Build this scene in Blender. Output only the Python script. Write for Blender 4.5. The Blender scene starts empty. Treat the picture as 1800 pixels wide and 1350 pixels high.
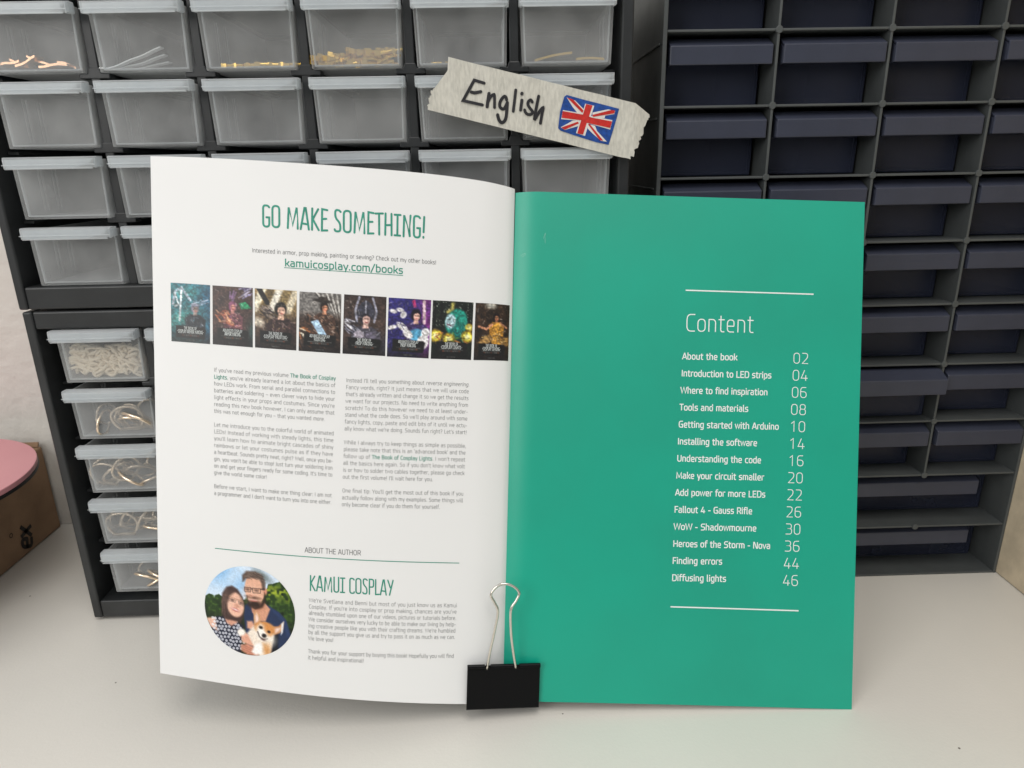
import bpy, bmesh, math, random
import numpy as np
from mathutils import Vector, Matrix
random.seed(7)
rng = np.random.default_rng(11)
S = bpy.context.scene

# ------------------------------------------------------------------ camera, world, light, exposure
cam_d = bpy.data.cameras.new('camera'); cam = bpy.data.objects.new('camera', cam_d)
S.collection.objects.link(cam); S.camera = cam
RIGHT = Vector((0.9995, -0.02624, -0.01787)); UPV = Vector((0.02502, 0.30489, 0.95206)); FWD = Vector((0.01953, 0.95203, -0.30539))
m = Matrix(((RIGHT.x, UPV.x, -FWD.x, 0), (RIGHT.y, UPV.y, -FWD.y, 0), (RIGHT.z, UPV.z, -FWD.z, 0.30748), (0, 0, 0, 1)))
cam.matrix_world = m
cam_d.sensor_width = 36; cam_d.sensor_fit = 'HORIZONTAL'; cam_d.lens = 24.235
cam_d.clip_start = .01; cam_d.clip_end = 50
cam_d.dof.use_dof = True; cam_d.dof.focus_distance = .40; cam_d.dof.aperture_fstop = 20

W = bpy.data.worlds.new('World'); S.world = W; W.use_nodes = True
_n = W.node_tree.nodes; _l = W.node_tree.links                      # a room: dim towards the floor, pale ceiling above
_tc = _n.new('ShaderNodeTexCoord'); _sx = _n.new('ShaderNodeSeparateXYZ'); _cr = _n.new('ShaderNodeValToRGB')
_l.new(_tc.outputs['Generated'], _sx.inputs[0]); _mr = _n.new('ShaderNodeMapRange'); _mr.inputs[1].default_value = -1; _mr.inputs[2].default_value = 1
_l.new(_sx.outputs[2], _mr.inputs[0]); _l.new(_mr.outputs[0], _cr.inputs[0]); _l.new(_cr.outputs[0], _n['Background'].inputs[0])
_e = _cr.color_ramp.elements; _e[0].position = .47; _e[0].color = (.10, .10, .105, 1); _e[1].position = .80; _e[1].color = (.66, .69, .72, 1)
_n['Background'].inputs[1].default_value = .95

def area(name, loc, target, size, power, col, sy=None):
    d = bpy.data.lights.new(name, 'AREA'); d.energy = power; d.color = col; d.size = size
    if sy: d.shape = 'RECTANGLE'; d.size_y = sy
    o = bpy.data.objects.new(name, d); S.collection.objects.link(o); o.location = loc
    o.rotation_euler = (Vector(target) - Vector(loc)).to_track_quat('-Z', 'Y').to_euler()
area('window_light', (-1.22, -.88, 1.0), (0, .38, .15), .85, 14.6, (1, .975, .94), 1.1)
area('ceiling_light', (.15, -.45, 1.9), (0, .35, 0), .9, 13.5, (1, .955, .90))
S.view_settings.view_transform = 'Standard'; S.view_settings.look = 'None'
S.view_settings.gamma = 1; S.view_settings.exposure = 0; S.view_settings.use_curve_mapping = False
S.cycles.use_denoising = True
S.cycles.max_bounces = 14; S.cycles.transparent_max_bounces = 24; S.cycles.transmission_bounces = 12
S.cycles.caustics_reflective = False; S.cycles.caustics_refractive = False

# ------------------------------------------------------------------ materials
def lin(c):
    return tuple((v / 12.92 if v <= .04045 else ((v + .055) / 1.055) ** 2.4) for v in c)
def mat(name, col, rough=.5, metal=0, spec=.5, bump=0, bscale=200, var=0, vscale=30, coat=0, var2=None):
    M = bpy.data.materials.new(name); M.use_nodes = True
    nt = M.node_tree; b = nt.nodes['Principled BSDF']
    b.inputs['Base Color'].default_value = (*col, 1); b.inputs['Roughness'].default_value = rough
    b.inputs['Metallic'].default_value = metal; b.inputs['Specular IOR Level'].default_value = spec
    b.inputs['Coat Weight'].default_value = coat
    tc = nt.nodes.new('ShaderNodeTexCoord')
    if var:
        n = nt.nodes.new('ShaderNodeTexNoise'); n.inputs['Scale'].default_value = vscale; n.inputs['Detail'].default_value = 6
        nt.links.new(tc.outputs['Object'], n.inputs['Vector'])
        r = nt.nodes.new('ShaderNodeMixRGB'); r.inputs[1].default_value = (*col, 1)
        c2 = var2 or tuple(v * (1 - var) for v in col); r.inputs[2].default_value = (*c2, 1)
        rp = nt.nodes.new('ShaderNodeMapRange'); rp.inputs[1].default_value = .35; rp.inputs[2].default_value = .65
        nt.links.new(n.outputs[0], rp.inputs[0]); nt.links.new(rp.outputs[0], r.inputs[0])
        nt.links.new(r.outputs[0], b.inputs['Base Color'])
        rr = nt.nodes.new('ShaderNodeMapRange'); rr.inputs[3].default_value = max(.05, rough - .08); rr.inputs[4].default_value = min(1, rough + .1)
        nt.links.new(n.outputs[0], rr.inputs[0]); nt.links.new(rr.outputs[0], b.inputs['Roughness'])
    if bump:
        n = nt.nodes.new('ShaderNodeTexNoise'); n.inputs['Scale'].default_value = bscale; n.inputs['Detail'].default_value = 5
        nt.links.new(tc.outputs['Object'], n.inputs['Vector'])
        bp = nt.nodes.new('ShaderNodeBump'); bp.inputs['Strength'].default_value = bump; bp.inputs['Distance'].default_value = .001
        nt.links.new(n.outputs[0], bp.inputs['Height']); nt.links.new(bp.outputs[0], b.inputs['Normal'])
    return M

def frosted(name, col, trans, tint, rough=.25):
    M = bpy.data.materials.new(name); M.use_nodes = True; nt = M.node_tree
    b = nt.nodes['Principled BSDF']; out = nt.nodes['Material Output']
    b.inputs['Base Color'].default_value = (*col, 1); b.inputs['Roughness'].default_value = rough
    b.inputs['Specular IOR Level'].default_value = .5
    tl = nt.nodes.new('ShaderNodeBsdfTranslucent'); tl.inputs[0].default_value = (*col, 1)
    tr = nt.nodes.new('ShaderNodeBsdfTransparent'); tr.inputs[0].default_value = (*tint, 1)
    m1 = nt.nodes.new('ShaderNodeMixShader'); m1.inputs[0].default_value = .3
    m2 = nt.nodes.new('ShaderNodeMixShader')
    tc = nt.nodes.new('ShaderNodeTexCoord'); n = nt.nodes.new('ShaderNodeTexNoise'); n.inputs['Scale'].default_value = 45; n.inputs['Detail'].default_value = 3
    oi = nt.nodes.new('ShaderNodeObjectInfo'); ad = nt.nodes.new('ShaderNodeVectorMath'); ad.operation = 'ADD'
    nt.links.new(tc.outputs['Object'], ad.inputs[0]); nt.links.new(oi.outputs['Random'], ad.inputs[1]); nt.links.new(ad.outputs[0], n.inputs['Vector'])
    mr = nt.nodes.new('ShaderNodeMapRange'); mr.inputs[1].default_value = .3; mr.inputs[2].default_value = .7; mr.inputs[3].default_value = trans - .05; mr.inputs[4].default_value = trans + .05
    lw = nt.nodes.new('ShaderNodeLayerWeight'); lw.inputs[0].default_value = .5      # thicker, milkier towards grazing views
    pw = nt.nodes.new('ShaderNodeMath'); pw.operation = 'POWER'; pw.inputs[1].default_value = 2.2
    sb = nt.nodes.new('ShaderNodeMath'); sb.operation = 'MULTIPLY_ADD'; sb.inputs[1].default_value = -.55
    nt.links.new(n.outputs[0], mr.inputs[0]); nt.links.new(lw.outputs['Facing'], pw.inputs[0]); nt.links.new(pw.outputs[0], sb.inputs[0]); nt.links.new(mr.outputs[0], sb.inputs[2])
    cl = nt.nodes.new('ShaderNodeClamp'); nt.links.new(sb.outputs[0], cl.inputs[0]); nt.links.new(cl.outputs[0], m2.inputs[0])
    nt.links.new(b.outputs[0], m1.inputs[1]); nt.links.new(tl.outputs[0], m1.inputs[2])
    nt.links.new(m1.outputs[0], m2.inputs[1]); nt.links.new(tr.outputs[0], m2.inputs[2])
    nt.links.new(m2.outputs[0], out.inputs[0])
    return M

M_desk = mat('desk_laminate', (.745, .715, .655), .40, bump=.10, bscale=500, var=.05, vscale=9)
def add_specks(M, scale=26, dark=(.12, .1, .08), size=.018):
    nt = M.node_tree; b = nt.nodes['Principled BSDF']
    src = b.inputs['Base Color'].links[0].from_socket
    tc = nt.nodes.new('ShaderNodeTexCoord'); v = nt.nodes.new('ShaderNodeTexVoronoi'); v.inputs['Scale'].default_value = scale
    nt.links.new(tc.outputs['Object'], v.inputs['Vector'])
    lt = nt.nodes.new('ShaderNodeMath'); lt.operation = 'LESS_THAN'; lt.inputs[1].default_value = size
    nt.links.new(v.outputs['Distance'], lt.inputs[0])
    mx = nt.nodes.new('ShaderNodeMixRGB'); mx.inputs[2].default_value = (*dark, 1)
    nt.links.new(lt.outputs[0], mx.inputs[0]); nt.links.new(src, mx.inputs[1]); nt.links.new(mx.outputs[0], b.inputs['Base Color'])
add_specks(M_desk, 34, size=.022); add_specks(M_desk, 13, (.45, .42, .38), .012)
M_wall = mat('plaster', (.71, .68, .625), .85, bump=1.5, bscale=80, var=.05, vscale=20)
M_panel = mat('beige_board', (.72, .61, .44), .6, bump=.2, bscale=300, var=.2, vscale=60)
M_black = mat('black_plastic', (.026, .028, .029), .38, bump=.05, bscale=900, var=.3, vscale=50)
M_gray = mat('gray_plastic', (.080, .088, .088), .48, bump=.08, bscale=700, var=.18, vscale=40)
M_navy = None
M_navyh = mat('navy_handle_plastic', (.043, .049, .076), .34, spec=.55, bump=.08, bscale=500, var=.22, vscale=30)
M_frost = frosted('frosted_plastic', (.86, .865, .855), .79, (.94, .95, .96))
M_navy = frosted('smoky_navy_plastic', (.060, .072, .124), .38, (.80, .74, .68), .3)
M_rim_glint = frosted('frosted_rim_glint', (.88, .90, .90), .67, (.92, .94, .95), .2)
M_frosth = frosted('frosted_handle_plastic', (.82, .84, .85), .66, (.93, .95, .96), .2)
M_grip = frosted('frosted_grip_plastic', (.78, .80, .81), .20, (.9, .92, .93), .2)
M_paper = mat('white_paper', (.80, .797, .785), .45, spec=.35, bump=.02, bscale=1500, var=.015, vscale=15)
M_green = mat('green_print', (.003, .36, .24), .38, spec=.58, bump=.03, bscale=1200, var=.10, vscale=12)
M_edge = mat('page_edges', (.72, .70, .66), .7)
M_ink = mat('gray_ink', (.11, .11, .11), .5)
M_gink = mat('green_ink', (.026, .29, .20), .5, var=.2, vscale=300)
M_wink = mat('white_print', (.82, .86, .84), .45)
M_clip = mat('black_steel', (.0035, .0035, .004), .25, bump=.02, bscale=300, spec=.14)
M_wire = mat('nickel_wire', (.72, .68, .61), .2, 1)
M_tape = mat('masking_tape', (.62, .60, .53), .75, bump=.35, bscale=500, var=.3, vscale=420, var2=(.50, .485, .43))
for _q in [q for q in M_tape.node_tree.nodes if q.type == 'TEX_NOISE']:     # fibres run across the strip
    _mp = M_tape.node_tree.nodes.new('ShaderNodeMapping'); _mp.inputs['Scale'].default_value = (1.9, 1, .55); _mp.inputs['Rotation'].default_value = (0, -.25, 0)
    M_tape.node_tree.links.new(_q.inputs['Vector'].links[0].from_socket, _mp.inputs[0]); M_tape.node_tree.links.new(_mp.outputs[0], _q.inputs['Vector']); _q.inputs['Detail'].default_value = 9
M_mark = mat('black_marker', (.014, .013, .016), .55)
M_blue = mat('blue_marker', (.010, .075, .36), .5, var=.45, vscale=500)
M_white = mat('white_marker', (.72, .68, .64), .6)
M_red = mat('red_marker', (.62, .022, .016), .5, var=.3, vscale=500)
M_copper = mat('copper', (1.0, .58, .34), .22, .8)
M_brass = mat('brass', (1.0, .64, .13), .2, .65)
M_ring = mat('champagne_metal', (1.0, .82, .62), .25, .75)
M_rope = mat('cream_cord', (.95, .81, .62), .9, bump=.6, bscale=2000)
M_clear = mat('clear_plastic_strip', (.92, .93, .92), .12)
M_card = mat('cardboard', (.33, .205, .12), .85, bump=.25, bscale=500, var=.22, vscale=40)
M_pink = mat('pink_lacquer', (.67, .30, .325), .45, var=.05, vscale=10)
M_blackr = mat('black_rim', (.010, .010, .010), .5)
M_rub = mat('rubber', (.012, .012, .012), .7)
M_pic = bpy.data.materials.new('printed_picture'); M_pic.use_nodes = True
_a = M_pic.node_tree.nodes.new('ShaderNodeVertexColor'); _a.layer_name = 'print'
_b = M_pic.node_tree.nodes['Principled BSDF']; _b.inputs['Roughness'].default_value = .4
M_pic.node_tree.links.new(_a.outputs[0], _b.inputs['Base Color'])

# ------------------------------------------------------------------ object helpers
def link(o, parent=None):
    S.collection.objects.link(o)
    if parent: o.parent = parent
    return o
def thing(name, label, cat, loc=(0, 0, 0), group=None):
    o = link(bpy.data.objects.new(name, None)); o.location = loc; o.empty_display_size = .02
    return tag(o, label, cat, group)
def tag(o, label, cat, group=None):
    o['label'] = label; o['category'] = cat
    if group: o['group'] = group
    return o
class MB:
    def __init__(s): s.v = []; s.f = []
    def add(s, v, f):
        k = len(s.v); s.v += [tuple(p) for p in v]; s.f += [tuple(i + k for i in q) for q in f]; return s
    def box(s, x0, x1, y0, y1, z0, z1):
        return s.add([(x0, y0, z0), (x1, y0, z0), (x1, y1, z0), (x0, y1, z0), (x0, y0, z1), (x1, y0, z1), (x1, y1, z1), (x0, y1, z1)],
                     [(3, 2, 1, 0), (4, 5, 6, 7), (0, 1, 5, 4), (1, 2, 6, 5), (2, 3, 7, 6), (3, 0, 4, 7)])
    def prism(s, pts, axis, a, b):      # pts: 2D polygon, extruded along axis from a to b
        n = len(pts)
        def P(p, t): return {'x': (t, p[0], p[1]), 'y': (p[0], t, p[1]), 'z': (p[0], p[1], t)}[axis]
        return s.add([P(p, a) for p in pts] + [P(p, b) for p in pts],
                     [tuple(range(n)), tuple(range(2 * n - 1, n - 1, -1))] + [(i, i + n, (i + 1) % n + n, (i + 1) % n) for i in range(n)])
    def tube(s, path, r, seg=8, closed=False):
        P = [Vector(p) for p in path]; n = len(P); rings = []; prev = None
        for i in range(n):
            if closed: t = P[(i + 1) % n] - P[i - 1]
            else: t = P[min(i + 1, n - 1)] - P[max(i - 1, 0)]
            t.normalize()
            if prev is None:
                a = t.orthogonal().normalized()
            else:
                a = (prev - t * prev.dot(t)).normalized()
            prev = a; b = t.cross(a); rings.append([P[i] + a * (r * math.cos(2 * math.pi * k / seg)) + b * (r * math.sin(2 * math.pi * k / seg)) for k in range(seg)])
        v = [p for q in rings for p in q]; f = []
        for i in range(n if closed else n - 1):
            j = (i + 1) % n
            for k in range(seg):
                f.append((i * seg + k, i * seg + (k + 1) % seg, j * seg + (k + 1) % seg, j * seg + k))
        if not closed: f += [tuple(range(seg - 1, -1, -1)), tuple((n - 1) * seg + k for k in range(seg))]
        return s.add(v, f)
    def build(s, name, mt, parent=None, smooth=False, bevel=0, seg=2, fix=True):
        me = bpy.data.meshes.new(name); me.from_pydata(s.v, [], s.f); me.materials.append(mt)
        if fix:
            bm = bmesh.new(); bm.from_mesh(me); bmesh.ops.recalc_face_normals(bm, faces=bm.faces); bm.to_mesh(me); bm.free()
        if smooth: me.polygons.foreach_set('use_smooth', [True] * len(me.polygons))
        o = link(bpy.data.objects.new(name, me), parent)
        if bevel:
            b = o.modifiers.new('bevel', 'BEVEL'); b.width = bevel; b.segments = seg; b.limit_method = 'ANGLE'; b.angle_limit = math.radians(40)
            b.harden_normals = False
        return o
def copy_tree(o, parent=None):
    c = o.copy(); S.collection.objects.link(c); c.parent = parent
    for ch in list(o.children): copy_tree(ch, c)
    return c

# ------------------------------------------------------------------ setting
d = MB().box(-.95, .95, -.6, .60, -.03, 0).build('tabletop', M_desk); d['kind'] = 'structure'
w = MB().box(-1.2, 1.3, .572, .60, .0005, 1.2).build('wall', M_wall); w['kind'] = 'structure'
pn = MB().box(.3795, .3975, .20, .571, .0005, .62).build('side_panel', M_panel, bevel=.001)
tag(pn, 'mottled beige board standing upright beside the right hand grey cabinet', 'panel')

# ------------------------------------------------------------------ left cabinets (frosted drawers)
YL, XL, PX, PZ, ZL = .4264, .01353, .05942, .03979, .35828
def cabinet(name, label, x0, x1, z0, z1, xin0, xin1, lip_b, lip_t, rows_z, cx, feet=False):
    t = thing(name, label, 'drawer cabinet', ((x0 + x1) / 2, YL, z0))
    ox, oz = (x0 + x1) / 2, z0
    f = MB(); D = .138
    f.box(x0 - ox, xin0 - ox, 0, D, 0, z1 - oz); f.box(xin1 - ox, x1 - ox, 0, D, 0, z1 - oz)
    f.box(xin0 - ox, xin1 - ox, .0006, D, 0, lip_b - oz); f.box(xin0 - ox, xin1 - ox, .0006, D, lip_t - oz, z1 - oz)
    f.build('frame', M_black, t, bevel=.0012, seg=3)
    MB().box(xin0 - ox, xin1 - ox, D - .004, D - .001, lip_b - oz, lip_t - oz).build('back_panel', M_black, t)
    g = MB()
    for x in cx:      # posts between the columns, with a cross plate at each row
        g.box(x - .0026 - ox, x + .0026 - ox, .005, .009, lip_b - oz, lip_t - oz)
        g.box(x - .0008 - ox, x + .0008 - ox, .009, D - .004, lip_b - oz, lip_t - oz)
        for z in rows_z:
            g.prism([(x - .0085 - ox, z - .0012 - oz), (x + .0085 - ox, z - .0012 - oz), (x + .0085 - ox, z + .0016 - oz), (x + .004 - ox, z + .0016 - oz), (x + .003 - ox, z + .0045 - oz), (x - .003 - ox, z + .0045 - oz), (x - .004 - ox, z + .0016 - oz), (x - .0085 - ox, z + .0016 - oz)], 'y', .0045, .012)
    g.build('divider_grid', M_black, t, bevel=.0005)
    r = MB()
    for z in rows_z:
        for i in range(len(cx) + 1):
            a = xin0 if i == 0 else cx[i - 1]; b = xin1 if i == len(cx) else cx[i]
            for xx in (a + .0012, b - .0072):
                r.box(xx - ox, xx + .006 - ox, .013, D - .004, z - .0012 - oz, z + .0002 - oz)
    r.build('drawer_rails', M_black, t)
    if feet:
        for x in (-.168, .160):
            ft = MB(); ft.prism([(x + .004 * math.cos(a * math.pi / 8), .012 + .004 * math.sin(a * math.pi / 8)) for a in range(16)], 'z', -.0024, 0)
            ft.build('foot', M_rub, t)
    return t
upper = cabinet('parts_cabinet', 'black upper cabinet with six columns of frosted drawers, stacked on a lower one', -.2944, .0808, .2263, .4120, -.2888, .0738, .2402, .3990,
                [ZL, ZL - PZ, ZL - 2 * PZ], [XL + PX * k for k in range(-4, 1)])
LX = .002
PZ2 = .0391; LT = .2132
lower = cabinet('parts_cabinet', 'black lower cabinet standing on the desk behind the booklet, holding rings and cord', -.2934, .0815, .0026, .2250, -.2874, .0745, .0160, .2137,
                [LT - PZ2 * k - .0378 for k in range(4)], [XL + PX * k + LX for k in range(-4, 1)], feet=True)

# one frosted drawer: origin at middle of the cell, front plane, bottom of the drawer
def make_frost():
    t = thing('frosted_drawer', '', 'drawer')
    b = MB(); hb, ht, H, D, T = .0252, .0262, .0335, .118, .0013
    y0 = .002
    def ring(z, o, yy0, yy1):
        h = hb + (ht - hb) * z / H - o
        return [(-h, yy0, z), (h, yy0, z), (h, yy1, z), (-h, yy1, z)]
    V = ring(0, 0, y0, y0 + D) + ring(H, 0, y0, y0 + D) + ring(T, T, y0 + T, y0 + D - T) + ring(H, T, y0 + T, y0 + D - T)
    b.add(V, [(3, 2, 1, 0), (0, 1, 5, 4), (1, 2, 6, 5), (2, 3, 7, 6), (3, 0, 4, 7), (8, 9, 10, 11), (9, 8, 12, 13), (10, 9, 13, 14), (11, 10, 14, 15), (8, 11, 15, 12), (4, 5, 13, 12), (5, 6, 14, 13), (6, 7, 15, 14), (7, 4, 12, 15)])
    e = .0023; ya, yb = y0 + T + .0001, y0 + T + .0016          # thicker rim round the front panel, whitened to imitate the glint on its bevel
    rm = MB(); rm.box(-hb + T + .0002, hb - T - .0002, ya, yb, T + .0001, T + .0008)
    for s in (-1, 1):
        xo, xi = s * (hb - T - .0001), s * (hb - T - .0009); dx = s * (ht - hb)
        e = .0009; rm.add([(xo, ya, T + e), (xi, ya, T + e), (xi + dx * .9, ya, H - .001), (xo + dx * .9, ya, H - .001), (xo, yb, T + e), (xi, yb, T + e), (xi + dx * .9, yb, H - .001), (xo + dx * .9, yb, H - .001)], [(0, 1, 2, 3), (7, 6, 5, 4), (0, 4, 5, 1), (1, 5, 6, 2), (2, 6, 7, 3), (3, 7, 4, 0)])
    for s in (-1, 1):
        for yy in (.020, .0235, .034, .0375):   # slots for a divider on the side walls
            x = s * (hb - T); b.box(min(x, x - s * .0009), max(x, x - s * .0009), yy, yy + .001, .004, .028)
    b.build('bin', M_frost, t, bevel=.0016, seg=3)
    rm.build('front_rim_glint', M_rim_glint, t)
    h = MB(); R = .0032; yf = -.006; hw = .0270; pts = [(-hw, y0 - .0002)]
    for k in range(7):
        a = math.pi + k * math.pi / 12; pts.append((-hw + R + R * math.cos(a), yf + R + R * math.sin(a)))
    for k in range(7):
        a = 1.5 * math.pi + k * math.pi / 12; pts.append((hw - R + R * math.cos(a), yf + R + R * math.sin(a)))
    pts.append((hw, y0 - .0002))
    z1, z0, th = .0350, .0283, .0012
    n = len(pts); inner = []
    for i, (px, py) in enumerate(pts):
        s = (hw - th) / hw; inner.append((px * s, py + th if py < y0 - .001 else py))
    sag = lambda px: z0 + .0012 * max(0, abs(px) - .021) / .006
    V = [(p[0], p[1], sag(p[0])) for p in pts] + [(p[0], p[1], z1 - .0006 * (p[1] < -.004)) for p in pts] + [(p[0], p[1], sag(p[0])) for p in inner] + [(p[0], p[1], z1 - th) for p in inner]
    F = []
    for i in range(n - 1):
        F += [(i, i + 1, n + i + 1, n + i), (2 * n + i + 1, 2 * n + i, 3 * n + i, 3 * n + i + 1), (i + 1, i, 2 * n + i, 2 * n + i + 1)]
    F += [tuple(n + i for i in range(n)), tuple(3 * n + i for i in range(n - 1, -1, -1)), (0, n, 3 * n, 2 * n), (n - 1, 2 * n - 1, 4 * n - 1, 3 * n - 1)]
    F += [(n, 2 * n - 1, 4 * n - 1, 3 * n)]
    h.add(V, F)
    h.box(-hw + .0005, hw - .0005, -.0064, -.0060, .0303, .0309)       # moulded line along the lip
    gp = MB(); gp.prism([(-hw + .0016, .0288), (hw * .45, .0288), (hw * .60, .0296), (hw * .74, .0309), (hw * .90, .0330), (hw * .93, .0337), (-hw + .0016, .0337)], 'y', -.0046, -.0038)   # finger grip behind the lip, ending in a curve
    gp.build('finger_grip', M_grip, t)
    h.tube([(hw * .50 + (hw * .47) * k / 8, -.0042, .0300 + .0040 * (k / 8) ** 2.2) for k in range(9)], .00045, 6)
    h.tube([(-hw + .002 + (2 * hw - .004) * k / 6, -.0062, .02855) for k in range(7)], .00042, 6)
    for e in (-1, 1): h.prism([(-.0052, .0286), (.0016, .0292), (.0016, .0338), (-.0052, .0338)], 'x', e * (hw - .0012) - .0005, e * (hw - .0012) + .0005)
    h.build('handle', M_frosth, t, bevel=.0004)
    return t
proto = make_frost(); used = [False]
ORD = ['leftmost', 'second from the left', 'third from the left', 'fourth from the left', 'fifth from the left', 'sixth from the left']
def place_frost(x, z, label, group, dy=0):
    o = proto if not used[0] else copy_tree(proto)
    used[0] = True
    o.location = (x, YL + dy, z); o['label'] = label; o['group'] = group
    o.rotation_euler.z = random.uniform(-.006, .006)
    return o
HOLD = {(0, 0): 'holding copper scraps', (0, 1): 'holding clear plastic strips', (0, 2): 'holding a short row of brass connectors', (0, 3): 'holding a heap of brass connectors', (0, 4): 'holding brass crumbs', (0, 5): 'holding two brass strips'}
ROWS = ['top row', 'second row', 'third row', 'fourth row']
for r in range(4):
    for c in range(6 if r < 3 else 2):
        place_frost(XL + (c - 4.5) * PX, ZL - r * PZ + .0018, 'frosted drawer %s, %s, %s' % (HOLD.get((r, c), 'standing empty'), ROWS[r], ORD[c]),
                    'frosted drawers of the upper cabinet', random.uniform(-.0008, .0012))
LW = ['holding a bundle of cream cord', 'holding slanting metal rings', 'holding tangled metal rings', 'holding one upright metal ring', 'holding a few metal ring pieces']
for r in range(5):
    place_frost(XL - 4.5 * PX + LX + r * .0004, LT - PZ2 * r - .0352, 'frosted drawer %s, %s row of the lower cabinet' % (LW[r], ['top', 'second', 'third', 'fourth', 'bottom'][r]), 'frosted drawers of the lower cabinet', .001)
for r in range(2):
    place_frost(XL - 3.5 * PX + LX, LT - PZ2 * r - .0352, 'frosted drawer half hidden by the white page, %s row of the lower cabinet' % ['top', 'second'][r], 'frosted drawers of the lower cabinet', .001)

# ------------------------------------------------------------------ things inside the drawers
def strip(pts, w, th, name, mt):
    me = MB(); n = len(pts)
    V = []
    for (x, y, z) in pts: V += [(x, y - w / 2, z), (x, y + w / 2, z), (x, y + w / 2, z + th), (x, y - w / 2, z + th)]
    F = [(0, 1, 2, 3), (4 * n - 1, 4 * n - 2, 4 * n - 3, 4 * n - 4)]
    for i in range(n - 1):
        a = 4 * i
        for k in range(4): F.append((a + k, a + (k + 1) % 4, a + 4 + (k + 1) % 4, a + 4 + k))
    me.add(V, F); return me.build(name, mt, smooth=False)
zf = ZL + .0018 + .0022
for k, (x, s, a, b) in enumerate([(-.2712, .006, .002, .004), (-.268, .005, .005, .001), (-.262, .006, .001, .006), (-.256, .007, .007, .001), (-.247, .008, .001, .002), (-.2415, .005, .004, .001)]):
    pts = [(x - s + 2 * s * i / 7, YL + .010 + .004 * (k % 2), zf + .0002 + a * (1 - i / 7) + b * (i / 7) + .0004 * math.sin(i * .9 + k)) for i in range(8)]
    pts = [(px, py, max(pz, zf)) for px, py, pz in pts]
    tag(strip(pts, .009, .0012, 'copper_scrap', M_copper), 'curled copper scrap lying in the leftmost drawer of the top row', 'scrap', 'copper scraps')
for k in range(3):
    pts = [(-.2235 + .038 * i / 11, YL + .008 + .004 * k, zf + (.0105 - .0032 * k) * (max(0, (i - 2) / 9)) ** (1.1 + .4 * k) + .0002 * math.sin(i * 1.4 + k)) for i in range(12)]
    tag(strip(pts, .005, .0006, 'plastic_strip', M_clear), ['longest clear plastic strip, nearest the drawer front', 'middle one of the clear plastic strips', 'clear plastic strip lying deepest in its drawer'][k] + ' in the top row', 'strip', 'clear plastic strips')
def connector():
    t = MB(); t.tube([(-.0065, 0, 0), (-.002, 0, 0), (.001, 0, .0001), (.0065, 0, 0)], .0009, 8); t.box(-.0065, -.0035, -.0013, .0013, -.0011, .0011); t.box(.0015, .003, -.0015, .0015, -.0012, .0012)
    return t.build('brass_connector', M_brass)
cn = None
def conn(x, y, z, ry, rz, s, label, group):
    global cn
    if cn is None: cn = connector(); o = cn
    else: o = cn.copy(); S.collection.objects.link(o)
    o.location = (x, y, z); o.rotation_euler = (0, ry, rz); o.scale = (s, s, s); tag(o, label, 'connector', group)
for k in range(6): conn(-.148 + .0067 * k, YL + .008 + random.uniform(0, .003), zf + .0013, random.uniform(-.05, .05), random.uniform(-.4, .4), 1.0, 'brass connector lying flat in a short row, third drawer of the top row', 'brass connectors in a row')
for k in range(40):
    x = -.0975 + .0425 * ((k * .618) % 1); lvl = int(k / 9); hgt = (.35 + .65 * min(1, (x + .100) / .03))
    conn(x, YL + .0075 + random.uniform(0, .006), zf + .0013 + lvl * .0019 * hgt, random.uniform(-.25, .15), random.uniform(-.7, .7), random.uniform(.8, 1.3), 'brass connector in the heap inside the fourth drawer of the top row', 'heaped brass connectors')
for k in range(3): conn(-.031 + .0075 * k, YL + .009, zf + .0008, 0, .5 * k, .45, 'small brass crumb lying in the drawer just above the tape', 'brass crumbs')
for k, (xa, xb, za, zb) in enumerate([(.0255, .047, .0004, .0042), (.0492, .0655, .0008, .0006)]):
    pts = [(xa + (xb - xa) * i / 7, YL + .009, zf + za + (zb - za) * i / 7 + .0006 * math.sin(i * .45)) for i in range(8)]
    tag(strip(pts, .004, .0012, 'brass_strip', M_brass), ['longer slanting', 'shorter flat'][k] + ' brass strip in the top row drawer above the flag', 'strip', 'brass strips')
# metal D rings
def dring(w=.021, h=.0165, r=.00098):
    p = [(-w / 2 + .003, 0), (w / 2 - .003, 0)]
    path = [(x, 0, z) for x, z in p]
    for k in range(15):
        a = -.95 + (math.pi + 1.9) * k / 14
        path.append((w / 2 * math.cos(a) * 1.0, 0, h * .55 + h * .45 * math.sin(a) if math.sin(a) > 0 else h * .55 + h * .66 * math.sin(a)))
    path = [q for q in path if q[2] > -.0001 or True]
    return MB().tube(path, r, 8, closed=True)
dm = dring().build('metal_ring', M_ring, smooth=True); rings = [0]
def ring(x, y, z, rx, ry, rz, s, label, group):
    o = dm if rings[0] == 0 else dm.copy()
    if rings[0]: S.collection.objects.link(o)
    rings[0] += 1
    o.location = (x, y, z); o.rotation_euler = (rx, ry, rz); o.scale = (s, s, s); tag(o, label, 'ring', group)
def zb(r): return LT - PZ2 * r - .0352 + .0026
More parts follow.
